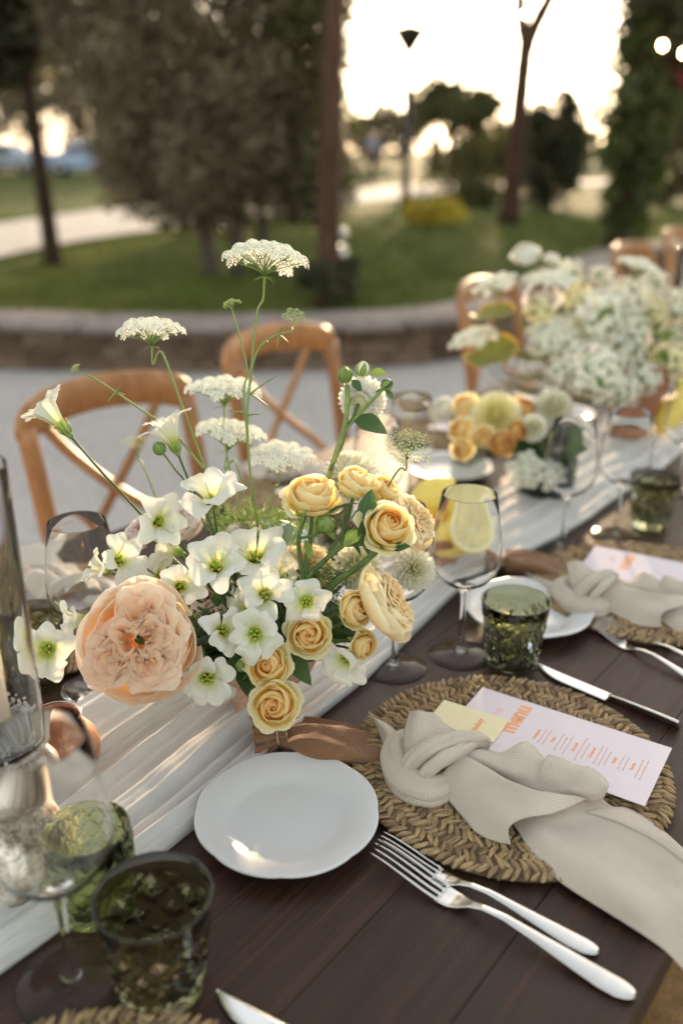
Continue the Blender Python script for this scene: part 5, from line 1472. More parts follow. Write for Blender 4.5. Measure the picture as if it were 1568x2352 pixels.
def floret_cluster(n, r, fl, dome=.6, seed=0, closed=False):
    mb = MB(); rs = random.Random(seed)
    for k in range(n):
        rr = r * math.sqrt((k + .5) / n); a = k * 2.39996; z = r * dome * (1 - (rr / r) ** 2)
        nv = Vector((math.cos(a) * rr / r * 1.0, math.sin(a) * rr / r * 1.0, 1.0)).normalized(); c = Vector((rr * math.cos(a), rr * math.sin(a), z))
        e1 = nv.orthogonal().normalized(); e2 = nv.cross(e1); s = fl * rs.uniform(.75, 1.2); ph = rs.uniform(0, 6)
        if closed:
            mb.ball(c, s * .55, 6, 5); continue
        V = [c]; uv = [(.5, 0)]
        for j in range(10):
            b = ph + j * math.pi / 5; q = s * (1.0 if j % 2 == 0 else .48)
            V.append(c + e1 * math.cos(b) * q + e2 * math.sin(b) * q + nv * s * (.30 if j % 2 == 0 else .05)); uv.append((.5, 1 if j % 2 == 0 else .45))
        mb.add([tuple(v) for v in V], [(0, 1 + j, 1 + (j + 1) % 10) for j in range(10)], uv)
    return mb
UMB = []
for k in range(4):
    me = floret_cluster(34, 1.0, .25, .75, k).mesh('umbellet'); me.materials.append(M['floret']); UMB.append(me)
me = floret_cluster(16, 1.0, .34, .8, 9, True).mesh('umbellet'); me.materials.append(M['greenfloret']); UMBG = me
me = floret_cluster(14, 1.0, .20, 1.1, 5).mesh('umbellet'); me.materials.append(M['greenfloret']); UMBA = me
def umbel(label, x, y, z, dia, axis, path, n=24, flat=.28, us=.17, green=False, airy=False, depth=.62, group="white queen anne's lace heads", matst='palestem', r=.0013, bracts=True):
    """head centre seen at x, y; path: further seen points (x, y, z) of its stem, ending in the bowl"""
    Rr = dia / FPX * z / 2; ax = vdir(*axis); c = D(x, y, z); base = c - ax * Rr * depth
    t = thing('umbel_flower', label, 'flower', base, group=group, scale=Rr); aim(t, ax, R.uniform(0, 6.28))
    rays = MB()
    for k in range(n):
        q = math.sqrt((k + .35) / n) * (1 - us * .6); a = k * 2.39996 + R.uniform(-.1, .1)
        p = Vector((q * math.cos(a), q * math.sin(a), depth + flat * (.55 - q * q) + R.uniform(-.03, .03)))
        rays.tube([tuple(v) for v in bez((0, 0, 0), (p.x * .15, p.y * .15, p.z * .55), (p.x * .75, p.y * .75, p.z * .75), p, 6)], .010 if not airy else .008, 4)
        me = UMBG if green else (UMBA if airy else UMB[k % 4])
        o = link('umbellet', me, t); o.location = p
        nv = Vector((p.x * .9, p.y * .9, 1.0)).normalized(); o.rotation_euler = (nv.to_track_quat('Z', 'Y') @ Quaternion((0, 0, 1), R.uniform(0, 6.28))).to_euler()
        s = us * R.uniform(.95, 1.35); o.scale = (s, s, s)
    if bracts:
        for k in range(9):
            a = k * .698 + R.uniform(-.2, .2); e = R.uniform(.25, .42)
            rays.tube([(0, 0, 0), (math.cos(a) * e * .5, math.sin(a) * e * .5, -.02), (math.cos(a) * e, math.sin(a) * e, -.06 - R.uniform(0, .1))], (.008, .006, .002), 4)
    obj('rays', rays, M['palestem'], t)
    pts = [base, base - ax * Rr * .5] + [D(*p) for p in path]
    obj('stem', MB().tube([tuple(p) for p in spline(pts, 8)], np.linspace(r * .85, r * 1.2, 8 * (len(pts) - 1) + 1), 8), M[matst], t, world_space=True)
    return t
LEAF = {k: leaf_mesh('leaf', 1.0, .30, M[k]) for k in ('leaf', 'lightleaf', 'greyleaf')}
def leaf(root, p, d, L, kind='leaf', roll=0.0, wide=1.0):
    """a leaf at world point p pointing along world direction d, as a part of root"""
    o = link('leaf', LEAF[kind], root)
    d = Vector(d).normalized(); q = d.to_track_quat('X', 'Z') @ Quaternion((1, 0, 0), roll)
    o.matrix_parent_inverse = Matrix.Identity(4)
    Mx = rootmat(root).inverted() @ Matrix.LocRotScale(Vector(p), q, Vector((L, L * wide, L)))
    o.matrix_local = Mx
    return o
def bud(label, x, y, z, dia, axis, path, group='green rose buds', mat='bud', parent=None):
    Rr = dia / FPX * z / 2; ax = vdir(*axis); c = D(x, y, z)
    t = thing('flower_bud', label, 'bud', c - ax * Rr, group=group, scale=Rr); aim(t, ax)
    obj('bud_body', MB().lathe([(.0, -.1), (.5, .0), (.85, .45), (1.0, .95), (.85, 1.5), (.45, 1.95), (.0, 2.1)], 16, fn=lambda r, z_, a, i: r * (1 + .05 * np.cos(5 * a))), M[mat], t)
    for k in range(5):
        a = k * 1.2566; mb = MB(); P = np.zeros((8, 5, 3))
        for i in range(8):
            tt = i / 7; prr = np.interp(tt * 2.2, [-.1, 0, .45, .95, 1.5, 1.95, 2.3], [0, .5, .85, 1.0, .85, .45, .3]) * 1.06 + .02
            for j in range(5): s = -1 + j / 2; b = a + s * .62 * (1 - tt) ** .7; P[i, j] = (prr * math.cos(b), prr * math.sin(b), tt * 2.2)
        obj('sepal', mb.grid(P), M['lightleaf'] if mat == 'bud' else M['bud'], t)
    pts = [c - ax * Rr, c - ax * Rr * 2] + [D(*p) for p in path]
    obj('stem', MB().tube([tuple(p) for p in spline(pts, 7)], .0011, 7), M['stem'], t, world_space=True)
    return t

# ================================================================== main arrangement
F = lisianthus
F('white lisianthus in profile on a long stem, leftmost and highest', 118, 948, .99, 118, (-.62, .76, .05), .12, VC)
F('white lisianthus in profile with a slim green bud beside it', 386, 985, .99, 108, (-.35, .92, .12), .12)
F('open white lisianthus highest over the cluster, below the tall profile one', 486, 1132, .965, 128, (.02, .66, .74), .45)
F('white lisianthus facing right with its yellow centre low, left of the highest open one', 372, 1196, .965, 110, (.45, .12, .88), .3)
F('white lisianthus facing right at the left of the cluster, its yellow stamens in profile', 282, 1284, .965, 96, (.60, .15, .78), .3)
F('white lisianthus seen edge on at the far left of the cluster', 222, 1304, .985, 86, (-.78, .35, .40), .45)
F('white lisianthus seen from behind, tucked between the blush rose and the large open one', 392, 1262, 1.0, 88, (-.80, .25, -.2), .45)
F('largest open white lisianthus in the middle of the cluster', 494, 1292, .945, 136, (.05, .45, .88), .58)
F('open white lisianthus with a deep green throat, right of the largest one', 584, 1262, .965, 130, (-.02, .62, .76), .45)
F('white lisianthus just above the large peach rose on its right side', 415, 1345, .945, 104, (.25, .15, .93), .45)
F('white lisianthus with a yellow green centre under the deep throated one', 606, 1358, .94, 116, (.10, .45, .88), .58)
F('starry white lisianthus with pointed petals beside the upper yellow rose', 704, 1382, .94, 100, (.0, .12, .98), .95)
F('white lisianthus half hidden behind the square faced one', 565, 1398, .955, 96, (-.25, .25, .93), .7)
F('small white lisianthus facing right beside the large peach rose', 516, 1452, .925, 96, (.42, .0, .9), .58)
F('square faced white lisianthus looking straight out, lowest in the middle', 584, 1458, .915, 114, (.0, .02, 1.0), .95)
F('white lisianthus hanging lowest, between peach rose and bowl', 476, 1562, .93, 112, (.15, -.12, .95), .70)
F('single white lisianthus alone at the left edge before the green tumbler', 104, 1492, .93, 122, (.05, .05, .98), .95, VC + Vector((-.05, -.02, .01)))
F('white lisianthus turned left at the right of the bowl, below the yellow roses', 786, 1522, .945, 102, (-.45, -.25, .80), .45)
F('pale white lisianthus half hidden behind the left side of the large peach rose', 168, 1425, 1.0, 96, (-.75, -.1, .5), .45)
F('white lisianthus hidden behind the deep throated one', 640, 1322, 1.0, 110, (.3, .4, .7), .7)
F('white lisianthus behind the top of the large peach rose', 366, 1316, 1.0, 84, (.1, .4, .8), .45)
bud('slim green lisianthus bud beside the tall profile flower', 366, 1030, .985, 30, (-.55, .72, .1), [(402, 1078, .985), (432, 1118, 1.0), (480, 1230, 1.02)], 'green buds in the main bowl')

garden_rose('very large ruffled peach garden rose low on the left of the bowl', 312, 1476, .905, 292, (-.08, .10, .98), M['peach'], .0, VC + Vector((-.03, -.02, 0)), 1, 13, ((.42, .38, 9), (-.85, .42, 8), (3.75, .44, 7), (1.35, .52, 4), (2.9, .10, 4)))
garden_rose('apricot garden rose turned right, at the right top behind the yellow rose', 955, 1192, 1.03, 150, (.72, .42, .45), M['apricot'], 1.0, None, 2, 13)
garden_rose('apricot garden rose in profile at the right of the bowl, above the wine glass foot', 902, 1380, .96, 186, (.80, .42, .22), M['apricot'], .3, None, 3, 15)
garden_rose('apricot garden rose half hidden in the middle behind the branching stems', 702, 1302, 1.06, 138, (.05, .5, .82), M['apricot'], 2.0, None, 4, 12)
garden_rose('pale blush garden rose behind the white flowers at the upper left', 408, 1192, 1.08, 124, (.1, .55, .7), M['blush'], .8, None, 5, 12)
garden_rose('pale blush garden rose behind the left of the cluster, above the edge on flower', 322, 1215, 1.10, 96, (-.4, .5, .6), M['blush'], 1.4, None, 6, 11)
garden_rose('pale blush garden rose deep between the lisianthus stems', 482, 1372, 1.03, 118, (-.1, .35, .9), M['blush'], 2.2, None, 7, 11)
garden_rose('pale blush garden rose peeping between the top open flower and the largest one', 560, 1232, 1.09, 104, (.0, .6, .7), M['blush'], 2.9, None, 8, 10)

J1, J2 = D(698, 1338, .985), D(788, 1252, .985)       # forks of the branching stem
R1 = rose('pale yellow spray rose standing highest on the branch, left of the others', 716, 1126, .975, 128, (.02, .80, .58), ('yrose', 0), J1)
R2 = rose('cupped yellow rose at the very top, right of the standing one', 820, 1100, 1.0, 96, (.18, .82, .42), ('yrose', 1), J2)
rose('apricot yellow rose peeping behind the top cupped one', 886, 1122, 1.03, 92, (.5, .65, .5), ('yrose', 2), J2)
R4 = rose('large yellow rose facing right of centre, its spiral heart showing', 894, 1202, .955, 122, (.22, .42, .88), ('yrose', 0), J2)
rose('round golden rose facing out below the starry white flower', 708, 1458, .935, 108, (.06, .12, .98), ('yrose', 2))
rose('small golden rose with a tight orange heart, low in the middle', 613, 1528, .925, 104, (-.05, .15, .97), ('yrose', 0))
rose('yellow rose hanging lowest over the bowl rim', 629, 1622, .915, 118, (.0, .10, .98), ('yrose', 2))
rose('yellow rose tilted right beside the profile apricot rose', 820, 1396, .945, 92, (.42, .22, .86), ('yrose', 1))
rose('small golden rose seen from its side, below the tilted yellow rose', 840, 1484, .955, 74, (.62, -.12, .72), ('yrose', 2))
dahlia('white dahlia with a green heart at the right of the bowl, behind the profile rose', 954, 1306, 1.08, 108, (.35, .28, .88), M['ivory'], 9, .25, seed=2, group='white dahlias')
W2 = dahlia('drooping white dahlia on a tall stem with green buds round it', 836, 912, 1.06, 112, (.22, .35, -.62), M['ivory'], 10, .9, to=D(758, 1080, 1.03), seed=3, group='white dahlias', density=1.2)
dahlia('big pale dahlia behind the upper yellow roses', 800, 1085, 1.13, 136, (-.2, .6, .3), M['ivory'], 10, .8, seed=4, group='white dahlias', density=1.2)
dahlia('pale white dahlia deep behind the branching stems', 822, 1296, 1.05, 120, (.15, .5, .8), M['cream'], 9, .6, seed=5, group='white dahlias')
# tall stem of the drooping dahlia and the branching rose stems
t = thing('rose_branch', 'thorny green branching rose stem rising to the right through the arrangement', 'stem', J1)
for pts, r in (([(640, 1500, 1.03), (668, 1400, 1.0), (698, 1338, .985), (745, 1288, .985), (788, 1252, .985), (842, 1212, .985), (872, 1196, .98)], .0030),
               ([(698, 1338, .985), (690, 1290, .98), (686, 1235, .975), (700, 1185, .972)], .0025),
               ([(788, 1252, .985), (790, 1210, .99), (800, 1160, 1.0)], .0024),
               ([(788, 1252, .985), (830, 1250, .98), (868, 1248, .97)], .0024),
               ([(690, 1236, .975), (722, 1228, .972), (742, 1210, .968)], .0016)):
    obj('branch', MB().tube([tuple(q) for q in spline([D(*p) for p in pts], 7)], r * .98, 9), M['stem'], t, world_space=True)
mb = MB()
for k in range(26):
    q = R.random(); p = D(640 + q * 230, 1480 - q * 275 + R.uniform(-6, 6), .985); d_ = vdir(R.uniform(-1, 1), R.uniform(-1, 1), .4)
    mb.tube([tuple(p), tuple(p + d_ * .0045)], (.0007, .0001), 4)
obj('thorns', mb, M['stem'], t, world_space=True)
for x, y, z, dr, L, kd in ((806, 1190, .99, (.9, .25, .3), .040, 'leaf'), (838, 1190, .97, (.2, -.9, .3), .042, 'leaf'), (842, 1200, .97, (.05, .9, .2), .036, 'leaf'), (790, 1232, .97, (.75, -.55, .4), .030, 'leaf'), (690, 1222, .965, (-.6, .6, .3), .026, 'lightleaf'),
                           (742, 1186, .975, (.75, .5, .2), .042, 'leaf'), (700, 1240, .965, (.35, -.85, .3), .022, 'lightleaf'), (862, 1240, .965, (.5, -.6, .4), .022, 'lightleaf'), (690, 1212, .965, (.1, .95, .2), .028, 'lightleaf'), (672, 1200, .99, (-.4, -.7, .4), .034, 'greyleaf'), (770, 1240, .965, (-.5, .7, .4), .020, 'lightleaf'),
                           (900, 1262, .955, (.8, .3, .4), .020, 'leaf'), (826, 1218, .965, (-.6, -.5, .5), .026, 'lightleaf')):
    leaf(t, D(x, y, z), vdir(*dr), L, kd, R.uniform(-.6, .6), 1.0)
t = thing('green_stem', 'thick green stem slanting up to the right under the large yellow rose', 'stem', D(765, 1345, .99))
obj('stalk', MB().tube([tuple(q) for q in spline([D(700, 1440, 1.03), D(765, 1345, .985), D(822, 1302, .98), D(878, 1254, .975)], 8)], .0034, 10), M['stem'], t, world_space=True)
t = thing('forked_branch', 'tall pale green forked stem carrying the drooping white dahlia and its buds', 'stem', D(755, 1080, 1.03))
for pts, r in (([(700, 1300, 1.05), (738, 1150, 1.04), (772, 1040, 1.03), (790, 985, 1.03), (797, 930, 1.03), (797, 885, 1.03)], .0030), ([(785, 1000, 1.03), (812, 965, 1.03), (850, 925, 1.03), (880, 893, 1.03)], .0018), ([(797, 940, 1.03), (812, 898, 1.05), (830, 880, 1.06)], .0018)):
    obj('stalk', MB().tube([tuple(q) for q in spline([D(*p) for p in pts], 7)], r, 9), M['palestem'], t, world_space=True)
leaf(t, D(812, 962, 1.03), vdir(.85, -.25, .3), .042, 'leaf', .4, 1.15)
leaf(t, D(800, 870, 1.03), vdir(-.1, .95, .1), .016, 'lightleaf', .2, 1.4); leaf(t, D(808, 872, 1.03), vdir(.6, -.7, .3), .018, 'leaf', .5); leaf(t, D(850, 858, 1.05), vdir(.9, .1, .3), .020, 'lightleaf', .5, 1.3); leaf(t, D(886, 896, 1.03), vdir(.5, -.6, .3), .014, 'leaf', 0, 1.3)
bud('round green dahlia bud left of the drooping white dahlia', 792, 862, 1.03, 34, (-.15, .95, .1), [(796, 900, 1.03)], 'green buds in the main bowl')
bud('opening dahlia bud with white tips on top of the drooping dahlia', 832, 848, 1.05, 34, (.25, .9, .1), [(818, 880, 1.04)], 'green buds in the main bowl', 'cream')
bud('dark green dahlia bud right of the drooping white dahlia', 888, 884, 1.03, 28, (.75, .5, .1), [(878, 896, 1.03)], 'green buds in the main bowl', 'leaf')
bud('round green rose bud between the branching rose stems', 748, 1204, .965, 44, (.25, .35, .9), [(735, 1222, .972), (695, 1236, .975)], 'green buds in the main bowl')
bud('small green rose bud low at the left of the golden roses', 556, 1528, .945, 30, (-.4, .5, .7), [(560, 1560, .98)], 'green buds in the main bowl')

# queen anne's lace
E_ = umbel
E_("tall queen anne's lace head, highest of all on a long straight stem", 609, 592, 1.0, 200, (.06, .97, .10), [(590, 720, .99), (578, 840, .985), (568, 960, .985), (575, 1090, .99), (592, 1210, 1.02)], 34, .42, .165, depth=.42)
E_("queen anne's lace head at the upper left with thin bracts below it", 347, 758, 1.02, 166, (-.04, .97, .10), [(372, 810, 1.02), (418, 930, 1.02), (462, 1050, 1.02), (500, 1160, 1.03)], 30, .42, .155, depth=.44)
E_("queen anne's lace head in the middle, before the second chair rail", 516, 893, 1.15, 178, (.05, .92, .25), [(512, 985, 1.15), (530, 1090, 1.14), (560, 1200, 1.10)], 28, .35, .17, depth=.45)
E_("queen anne's lace head below it, wide and tilted", 528, 992, 1.17, 180, (.15, .95, .2), [(540, 1060, 1.16), (566, 1160, 1.13), (585, 1240, 1.10)], 28, .35, .16, depth=.5)
E_("queen anne's lace head behind the standing yellow rose", 645, 1045, 1.15, 168, (.1, .9, .3), [(632, 1120, 1.14), (610, 1200, 1.12)], 28, .35, .17, depth=.4)
E_("small young green lace head on a thin stem left of the tallest stem", 531, 698, .99, 44, (-.2, .95, .1), [(548, 762, .99), (568, 850, .985), (560, 900, .985), (568, 1010, .985), (580, 1150, 1.0)], 10, .5, .26, True, depth=.7, r=.0010, group='young green lace heads')
E_("small young green lace head right of the tallest stem on a curved side shoot", 677, 727, .985, 56, (.25, .55, .78), [(668, 762, .985), (640, 768, .985), (604, 788, .985), (582, 830, .985), (575, 880, .985)], 12, .3, .22, True, depth=.6, r=.0011, group='young green lace heads')
E_("closed green lace bud at the far left end of a slanting stem", 175, 846, 1.03, 24, (-.7, .7, .1), [(215, 868, 1.03), (268, 902, 1.03), (330, 945, 1.03), (395, 990, 1.03), (470, 1080, 1.03)], 6, .5, .4, True, depth=.8, r=.0012, group='young green lace heads', bracts=False)
E_("airy pale green lace head at the right above the peach rose", 936, 1028, 1.0, 128, (.02, .72, .65), [(920, 1075, 1.0), (902, 1098, 1.01), (880, 1140, 1.04)], 24, .35, .17, False, True, depth=.55, r=.0011, group='young green lace heads', bracts=False)
E_("blurred airy green lace head behind the tall profile flower", 312, 1015, 1.14, 78, (-.1, .9, .3), [(330, 1070, 1.13), (372, 1180, 1.11)], 18, .35, .16, False, True, depth=.6, r=.0011, group='young green lace heads', bracts=False)
t = thing('lace_leaf', 'feathery young leaf shoots on the tallest lace stem', 'leaf', D(575, 905, .985))
for x, y, dx, dy in ((575, 905, 60, -42), (575, 905, 44, 30), (566, 950, -40, -6), (566, 955, 34, -4), (640, 768, 10, -20), (640, 770, 24, 18), (640, 770, -4, 30), (615, 785, -14, 8), (268, 902, -20, 20), (268, 902, 8, -16), (268, 902, 22, 6)):
    p = D(x, y, .986); q = D(x + dx, y + dy, .98)
    obj('shoot', MB().tube([tuple(v) for v in bez(p, p.lerp(q, .4) + UPV * .002, p.lerp(q, .7), q, 6)], (.0011, .001, .0009, .0008, .0006, .0003), 5), M['palestem'], t, world_space=True)
# fine green filler behind the white flowers
def filler(label, x, y, z, w, h, n, seed, matk='lightleaf'):
    t = thing('fern_foliage', label, 'foliage', D(x, y, z), group='feathery green filler')
    rs = random.Random(seed); mb = MB(); V4 = []
    for k in range(n):
        p0 = VC + Vector((rs.uniform(-.03, .03), rs.uniform(0, .05), .01)); p1 = D(x + rs.uniform(-w, w), y + rs.uniform(-h, h), z + rs.uniform(-.05, .06))
        P_ = bez(p0, p0.lerp(p1, .35) + Vector((0, 0, .05)), p0.lerp(p1, .75) + Vector((0, 0, .03)), p1, 7)
        mb.tube([tuple(p) for p in P_], (.0009, .0009, .0008, .0007, .0006, .0005, .0003), 4)
        for q in range(26):
            c = P_[-1].lerp(P_[3], rs.random()) + Vector((rs.gauss(0, .007), rs.gauss(0, .007), rs.gauss(0, .006))); a = Vector((rs.gauss(0, 1), rs.gauss(0, 1), rs.gauss(.4, 1))).normalized() * .0045; b = a.orthogonal().normalized() * .0011
            V4.append([tuple(c - a), tuple(c - b), tuple(c + a), tuple(c + b)])
    obj('sprigs', mb, M['palestem'], t, world_space=True)
    iv = rootmat(t).inverted(); A = np.array(iv); V = np.array(V4); quads('leaflets', V @ A[:3, :3].T + A[:3, 3], M[matk], t)
filler('feathery yellow green filler behind the open white flowers', 590, 1192, 1.12, 120, 42, 60, 1)
filler('feathery green filler low between the stems of the main bowl', 560, 1420, 1.02, 130, 60, 40, 2, 'leaf')
filler('feathery green filler round the foot of the branching rose stem', 730, 1360, 1.02, 90, 60, 36, 3, 'leaf')
t = thing('foliage', 'dark leaves filling the heart of the main bowl under the flowers', 'foliage', VC)
for k in range(46):
    a = R.uniform(0, 6.28); e = R.uniform(-.1, 1.0); p = VC + Vector((math.cos(a) * .045, math.sin(a) * .045, .01))
    leaf(t, p, (math.cos(a) * math.cos(e), math.sin(a) * math.cos(e), math.sin(e)), R.uniform(.04, .075), R.choice(('leaf', 'leaf', 'greyleaf')), R.uniform(-1, 1))

# stems showing between the white flowers
t = thing('flower_sheaf', 'sheaf of dark green lisianthus stems fanning out between the white flowers', 'stems', VC)
for x, y, z in ((470, 1330, .97), (505, 1370, .955), (540, 1340, .965), (455, 1395, .96), (560, 1330, .97), (640, 1420, .955), (430, 1300, .975), (525, 1400, .95), (485, 1420, .95), (655, 1345, .965)):
    p1 = D(x, y, z + .01); p0 = VC + Vector((R.uniform(-.02, .02), R.uniform(-.03, .01), 0))
    obj('stalk', MB().tube([tuple(q) for q in bez(p0, p0.lerp(p1, .3) + Vector((0, 0, .01)), p0.lerp(p1, .7), p1, 8)], .0018, 7), M['darkstem'], t, world_space=True)
for x, y, z, dr in ((500, 1395, .955, (.3, .8, .5)), (450, 1440, .955, (-.6, .5, .5)), (640, 1440, .95, (.7, .3, .5)), (540, 1385, .955, (.1, .9, .4)), (600, 1410, .955, (.5, .6, .5)), (470, 1490, .945, (-.5, -.5, .6)), (660, 1500, .95, (.5, -.5, .6))):
    leaf(t, D(x, y, z + .02), vdir(*dr), .045, 'leaf', R.uniform(-.6, .6), .8)

# ================================================================== second arrangement (dark green vase)
G2 = 'flowers in the dark green vase'
dahlia('large pale yellow dahlia in the dark green vase', 1138, 952, 1.70, 122, (-.22, .35, .9), M['lemonbloom'], 10, .45, V2C, G2, seed=11, density=1.2)
dahlia('white ball dahlia right of the pale yellow dahlia', 1272, 932, 1.74, 98, (.05, .45, .85), M['ivory'], 10, .9, V2C, G2, seed=12, density=1.2)
dahlia('small white ball dahlia under the larger white one', 1226, 980, 1.66, 70, (.1, .25, .95), M['ivory'], 9, .9, V2C, G2, seed=13)
for x, y, z, d, ax_, key, lb in ((1064, 925, 1.74, 58, (-.4, .5, .7), ('yrose', 1), 'small golden rose up at the left of the pale yellow dahlia'), (1206, 934, 1.74, 56, (.3, .5, .8), ('orange', 0), 'small golden rose between the pale yellow and the white dahlia'),
                                 (1052, 982, 1.68, 56, (-.5, .2, .8), ('yrose', 0), 'small golden rose at the far left of the second arrangement, upper one'), (1058, 1032, 1.66, 54, (-.4, -.1, .9), ('yrose', 2), 'small golden rose at the far left of the second arrangement, lowest one'),
                                 (1108, 1002, 1.64, 56, (-.1, .0, 1), ('yrose', 1), 'small golden rose just under the pale yellow dahlia'), (1156, 1018, 1.63, 58, (.05, -.05, 1), ('orange', 0), 'small orange rose under the right side of the pale yellow dahlia'), (1192, 990, 1.65, 48, (.3, .0, .9), ('orange', 0), 'small orange rose left of the small white ball dahlia')):
    rose(lb, x, y, z, d, ax_, key, V2C, G2, sep=False, r=.0016)
rose('pale cream rose at the left back of the second arrangement', 1015, 935, 1.8, 60, (-.5, .5, .6), ('ivory', 0), V2C, G2, sep=False)
umbel('greenish lace head drooping over the rim of the dark green vase', 1205, 1082, 1.64, 96, (-.1, -.15, .95), [(1225, 1050, 1.72), (1240, 1040, 1.76)], 22, .3, .19, depth=.5, group=G2)
umbel('pale lace head drooping at the right of the dark green vase', 1268, 1092, 1.70, 80, (.3, .1, .9), [(1262, 1050, 1.76), (1250, 1040, 1.78)], 18, .3, .2, depth=.5, group=G2)
t = thing('foliage', 'dark green leaves round the rim of the dark green vase', 'foliage', V2C)
for k in range(22):
    a = R.uniform(2.4, 5.2); e = R.uniform(-.6, .9); p = V2C + Vector((math.cos(a) * .04, math.sin(a) * .04, .005))
    leaf(t, p, (math.cos(a) * math.cos(e), math.sin(a) * math.cos(e), math.sin(e)), R.uniform(.04, .07), 'leaf', R.uniform(-1, 1), 1.2)

# ================================================================== third arrangement (terracotta vase)
G3 = 'flowers in the terracotta vase'
def hydrangea(label, x, y, z, dia, mat, n=120, to=None, axis=(0, .5, .8), seed=1):
    Rr = dia / FPX * z / 2; ax = vdir(*axis); c = D(x, y, z); t = thing('hydrangea', label, 'flower', c, group=G3, scale=Rr); aim(t, ax)
    mb = MB(); rs = random.Random(seed)
    for k in range(n):
        zz = 1 - 1.55 * (k + rs.random()) / n; a = rs.uniform(0, 6.2832); rr = math.sqrt(max(0, 1 - zz * zz)); nv = Vector((rr * math.cos(a), rr * math.sin(a), zz)); cc = nv * (.84 + rs.uniform(-.34, .22))
        e1 = nv.orthogonal().normalized(); e2 = nv.cross(e1); s = rs.uniform(.15, .22); ph = rs.uniform(0, 6); V = [tuple(cc)]; uv = [(.6, .2)]
        for j in range(8):
            b = ph + j * math.pi / 4; q = s * (1 if j % 2 == 0 else .5); V.append(tuple(cc + e1 * math.cos(b) * q + e2 * math.sin(b) * q + nv * s * .25)); uv.append((.6, 1))
        mb.add(V, [(0, 1 + j, 1 + (j + 1) % 8) for j in range(8)], uv)
    obj('florets', mb, mat, t); obj('core', MB().ball((0, 0, -.05), .50, 12, 8), M['lightleaf'], t)
    stem_to(t, c - ax * Rr * .6, ax, to if to is not None else V3C, M['stem'], .003)
    return t
for x, y, z, d, mt, lb in ((1362, 862, 1.82, 150, 'ivory', 'big white hydrangea head low in front of the terracotta vase'), (1382, 735, 2.02, 150, 'cream', 'big greenish white hydrangea head in the middle of the tall arrangement'),
                           (1440, 690, 2.10, 110, 'ivory', 'white hydrangea head up at the right of the tall arrangement'), (1325, 690, 2.12, 84, 'cream', 'greenish white hydrangea head up at the left of the tall arrangement'),
                           (1432, 800, 2.0, 100, 'ivory', 'white hydrangea head right of the low big one'), (1538, 830, 2.05, 100, 'cream', 'greenish white hydrangea head at the right edge, lower one'), (1545, 775, 2.2, 80, 'ivory', 'white hydrangea head at the right edge, upper one'), (1380, 640, 2.2, 64, 'ivory', 'small white hydrangea head at the very top of the tall arrangement'),
                           (1300, 800, 1.98, 84, 'ivory', 'white hydrangea head left of the low big one, above the white ball dahlia'), (1490, 720, 2.14, 96, 'cream', 'greenish white hydrangea head between the tall ones and the candle'),
                           (1478, 870, 1.98, 84, 'ivory', 'white hydrangea head over the rim of the terracotta vase'), (1330, 755, 2.06, 80, 'ivory', 'white hydrangea head left of the middle of the tall arrangement'), (1500, 650, 2.2, 70, 'ivory', 'white hydrangea head at the upper right beside the candle'),
                           (1292, 858, 1.90, 88, 'cream', 'cream hydrangea head just above the white ball dahlia'), (1252, 796, 1.97, 80, 'cream', 'cream hydrangea head right of the bronze leaves'),
                           (1424, 898, 1.90, 92, 'cream', 'cream hydrangea head lowest at the right of the low big one'), (1236, 712, 2.06, 78, 'lemonbloom', 'pale yellow hydrangea head above the right bronze leaf'),
                           (1306, 630, 2.12, 70, 'cream', 'cream hydrangea head right of the upper lace heads'), (1446, 756, 2.02, 96, 'lemonbloom', 'pale yellow hydrangea head in the thick of the tall arrangement'), (1562, 700, 2.1, 92, 'cream', 'cream hydrangea head at the very right edge, beside the candle')):
    hydrangea(lb, x, y, z, d, M['lemonbloom' if x in (1325, 1490, 1330, 1538) else ('cream' if x % 4 else mt)], 150, seed=x)
rose('cream rose standing highest at the left of the tall arrangement', 1206, 578, 2.05, 66, (-.2, .6, .6), ('ivory', 0), V3C, G3, sep=False)
rose('small round cream bud rose right of the highest cream rose', 1268, 590, 2.1, 36, (.2, .8, .4), ('ivory', 0), V3C, G3, sep=False)
rose('pale peach rose under the lace head at the upper left', 1242, 672, 2.05, 70, (-.3, .2, .8), ('blush', 0), V3C, G3, sep=False)
for x, y, d, ax_, lb in ((1135, 652, 118, (-.35, .8, .4), 'lace head reaching farthest left, upper one'), (1088, 775, 122, (-.3, .85, .4), 'lace head reaching farthest left, lower one'), (1262, 642, 128, (.0, .85, .4), 'lace head over the pale peach rose'), (1268, 752, 124, (-.2, .8, .5), 'lace head left of the middle hydrangea'), (1470, 612, 110, (.3, .8, .3), 'lace head at the upper right by the candle')):
    umbel(lb + ' in the terracotta vase', x, y, 1.96 if x < 1200 else 2.05, d, ax_, [(x * .62 + 1420 * .38, y + 130, 2.08), (1425, 930, 2.12)], 22, .35, .17, depth=.42, group=G3, r=.0016)
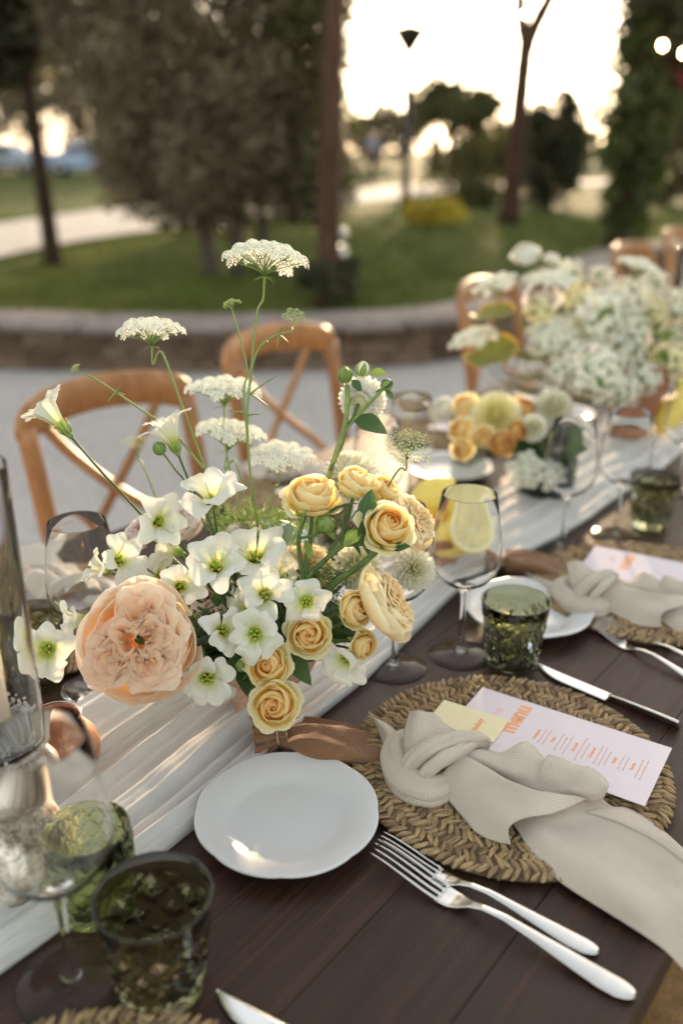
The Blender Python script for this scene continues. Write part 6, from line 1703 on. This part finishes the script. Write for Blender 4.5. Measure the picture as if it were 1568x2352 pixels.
def round_leaf(label, x, y, z, d, axis):
    Rr = d / FPX * z / 2; ax = vdir(*axis); t = thing('bronze_leaf', label, 'leaf', D(x, y, z), group='bronze leaves of the tall arrangement', scale=Rr); aim(t, ax)
    m, n = 7, 28; P = np.zeros((m, n, 3)); Q = np.zeros((2, n, 3))
    for j in range(n):
        a = 2 * math.pi * j / n; k = 1 - .35 * math.exp(-((abs(a - math.pi)) / .25) ** 2)
        for i in range(m): r = (i / (m - 1) + .001) * .90 * k; P[i, j] = (r * math.cos(a), r * math.sin(a) * 1.15, .22 * r * r + .06 * r * math.sin(5 * a))
        for i in range(2): r = (.90 + .10 * i) * k; Q[i, j] = (r * math.cos(a), r * math.sin(a) * 1.15, .22 * r * r + .06 * r * math.sin(5 * a) + .004)
    obj('blade', MB().grid(P, wrap=True), M['bronzeleaf'], t); obj('golden_rim', MB().grid(Q, wrap=True), M['goldrim'], t)
    stem_to(t, D(x, y, z), ax, V3C, M['stem'], .0016)
round_leaf('bronze green round leaf with a golden rim, upper one before the third chair', 1132, 724, 1.95, 100, (-.15, .80, .5))
round_leaf('bronze green round leaf with a golden rim, large lower one before the third chair', 1128, 815, 1.92, 124, (-.2, .72, .6))
round_leaf('bronze green round leaf with a golden rim, right of the large lower one', 1210, 826, 1.98, 84, (.1, .85, .4))
t = thing('foliage', 'green leaves under the hydrangeas of the terracotta vase', 'foliage', V3C)
for k in range(40):
    a = R.uniform(0, 6.28); e = R.uniform(0, 1.3); L0 = R.uniform(.03, .17); d_ = Vector((math.cos(a) * math.cos(e), math.sin(a) * math.cos(e), math.sin(e)))
    leaf(t, V3C + d_ * L0 * .8, d_, R.uniform(.03, .06), R.choice(('leaf', 'lightleaf')), R.uniform(-1, 1), 1.1)
# tall candle at the right edge
cp = AB(1.75, .56, .004)
t = thing('hurricane_glass', 'tall clear glass cylinder round a candle at the right edge beyond the hydrangeas', 'glass cylinder', cp)
obj('cylinder', MB().lathe([(.0003, .0), (.05, .0), (.052, .003), (.052, .42), (.051, .422), (.049, .42), (.049, .010), (.0003, .008)], 48), M['glass'], t)
t = thing('candle', 'tall white candle in the glass cylinder at the right edge', 'candle', cp + Vector((0, 0, .0085)))
obj('wax_body', MB().lathe([(.0003, 0), (.026, 0), (.026, .35), (.022, .354), (.0003, .352)], 32), M['wax'], t)
obj('wick', MB().tube([(0, 0, .35), (.001, 0, .362)], .001, 6), M['darkpot'], t)
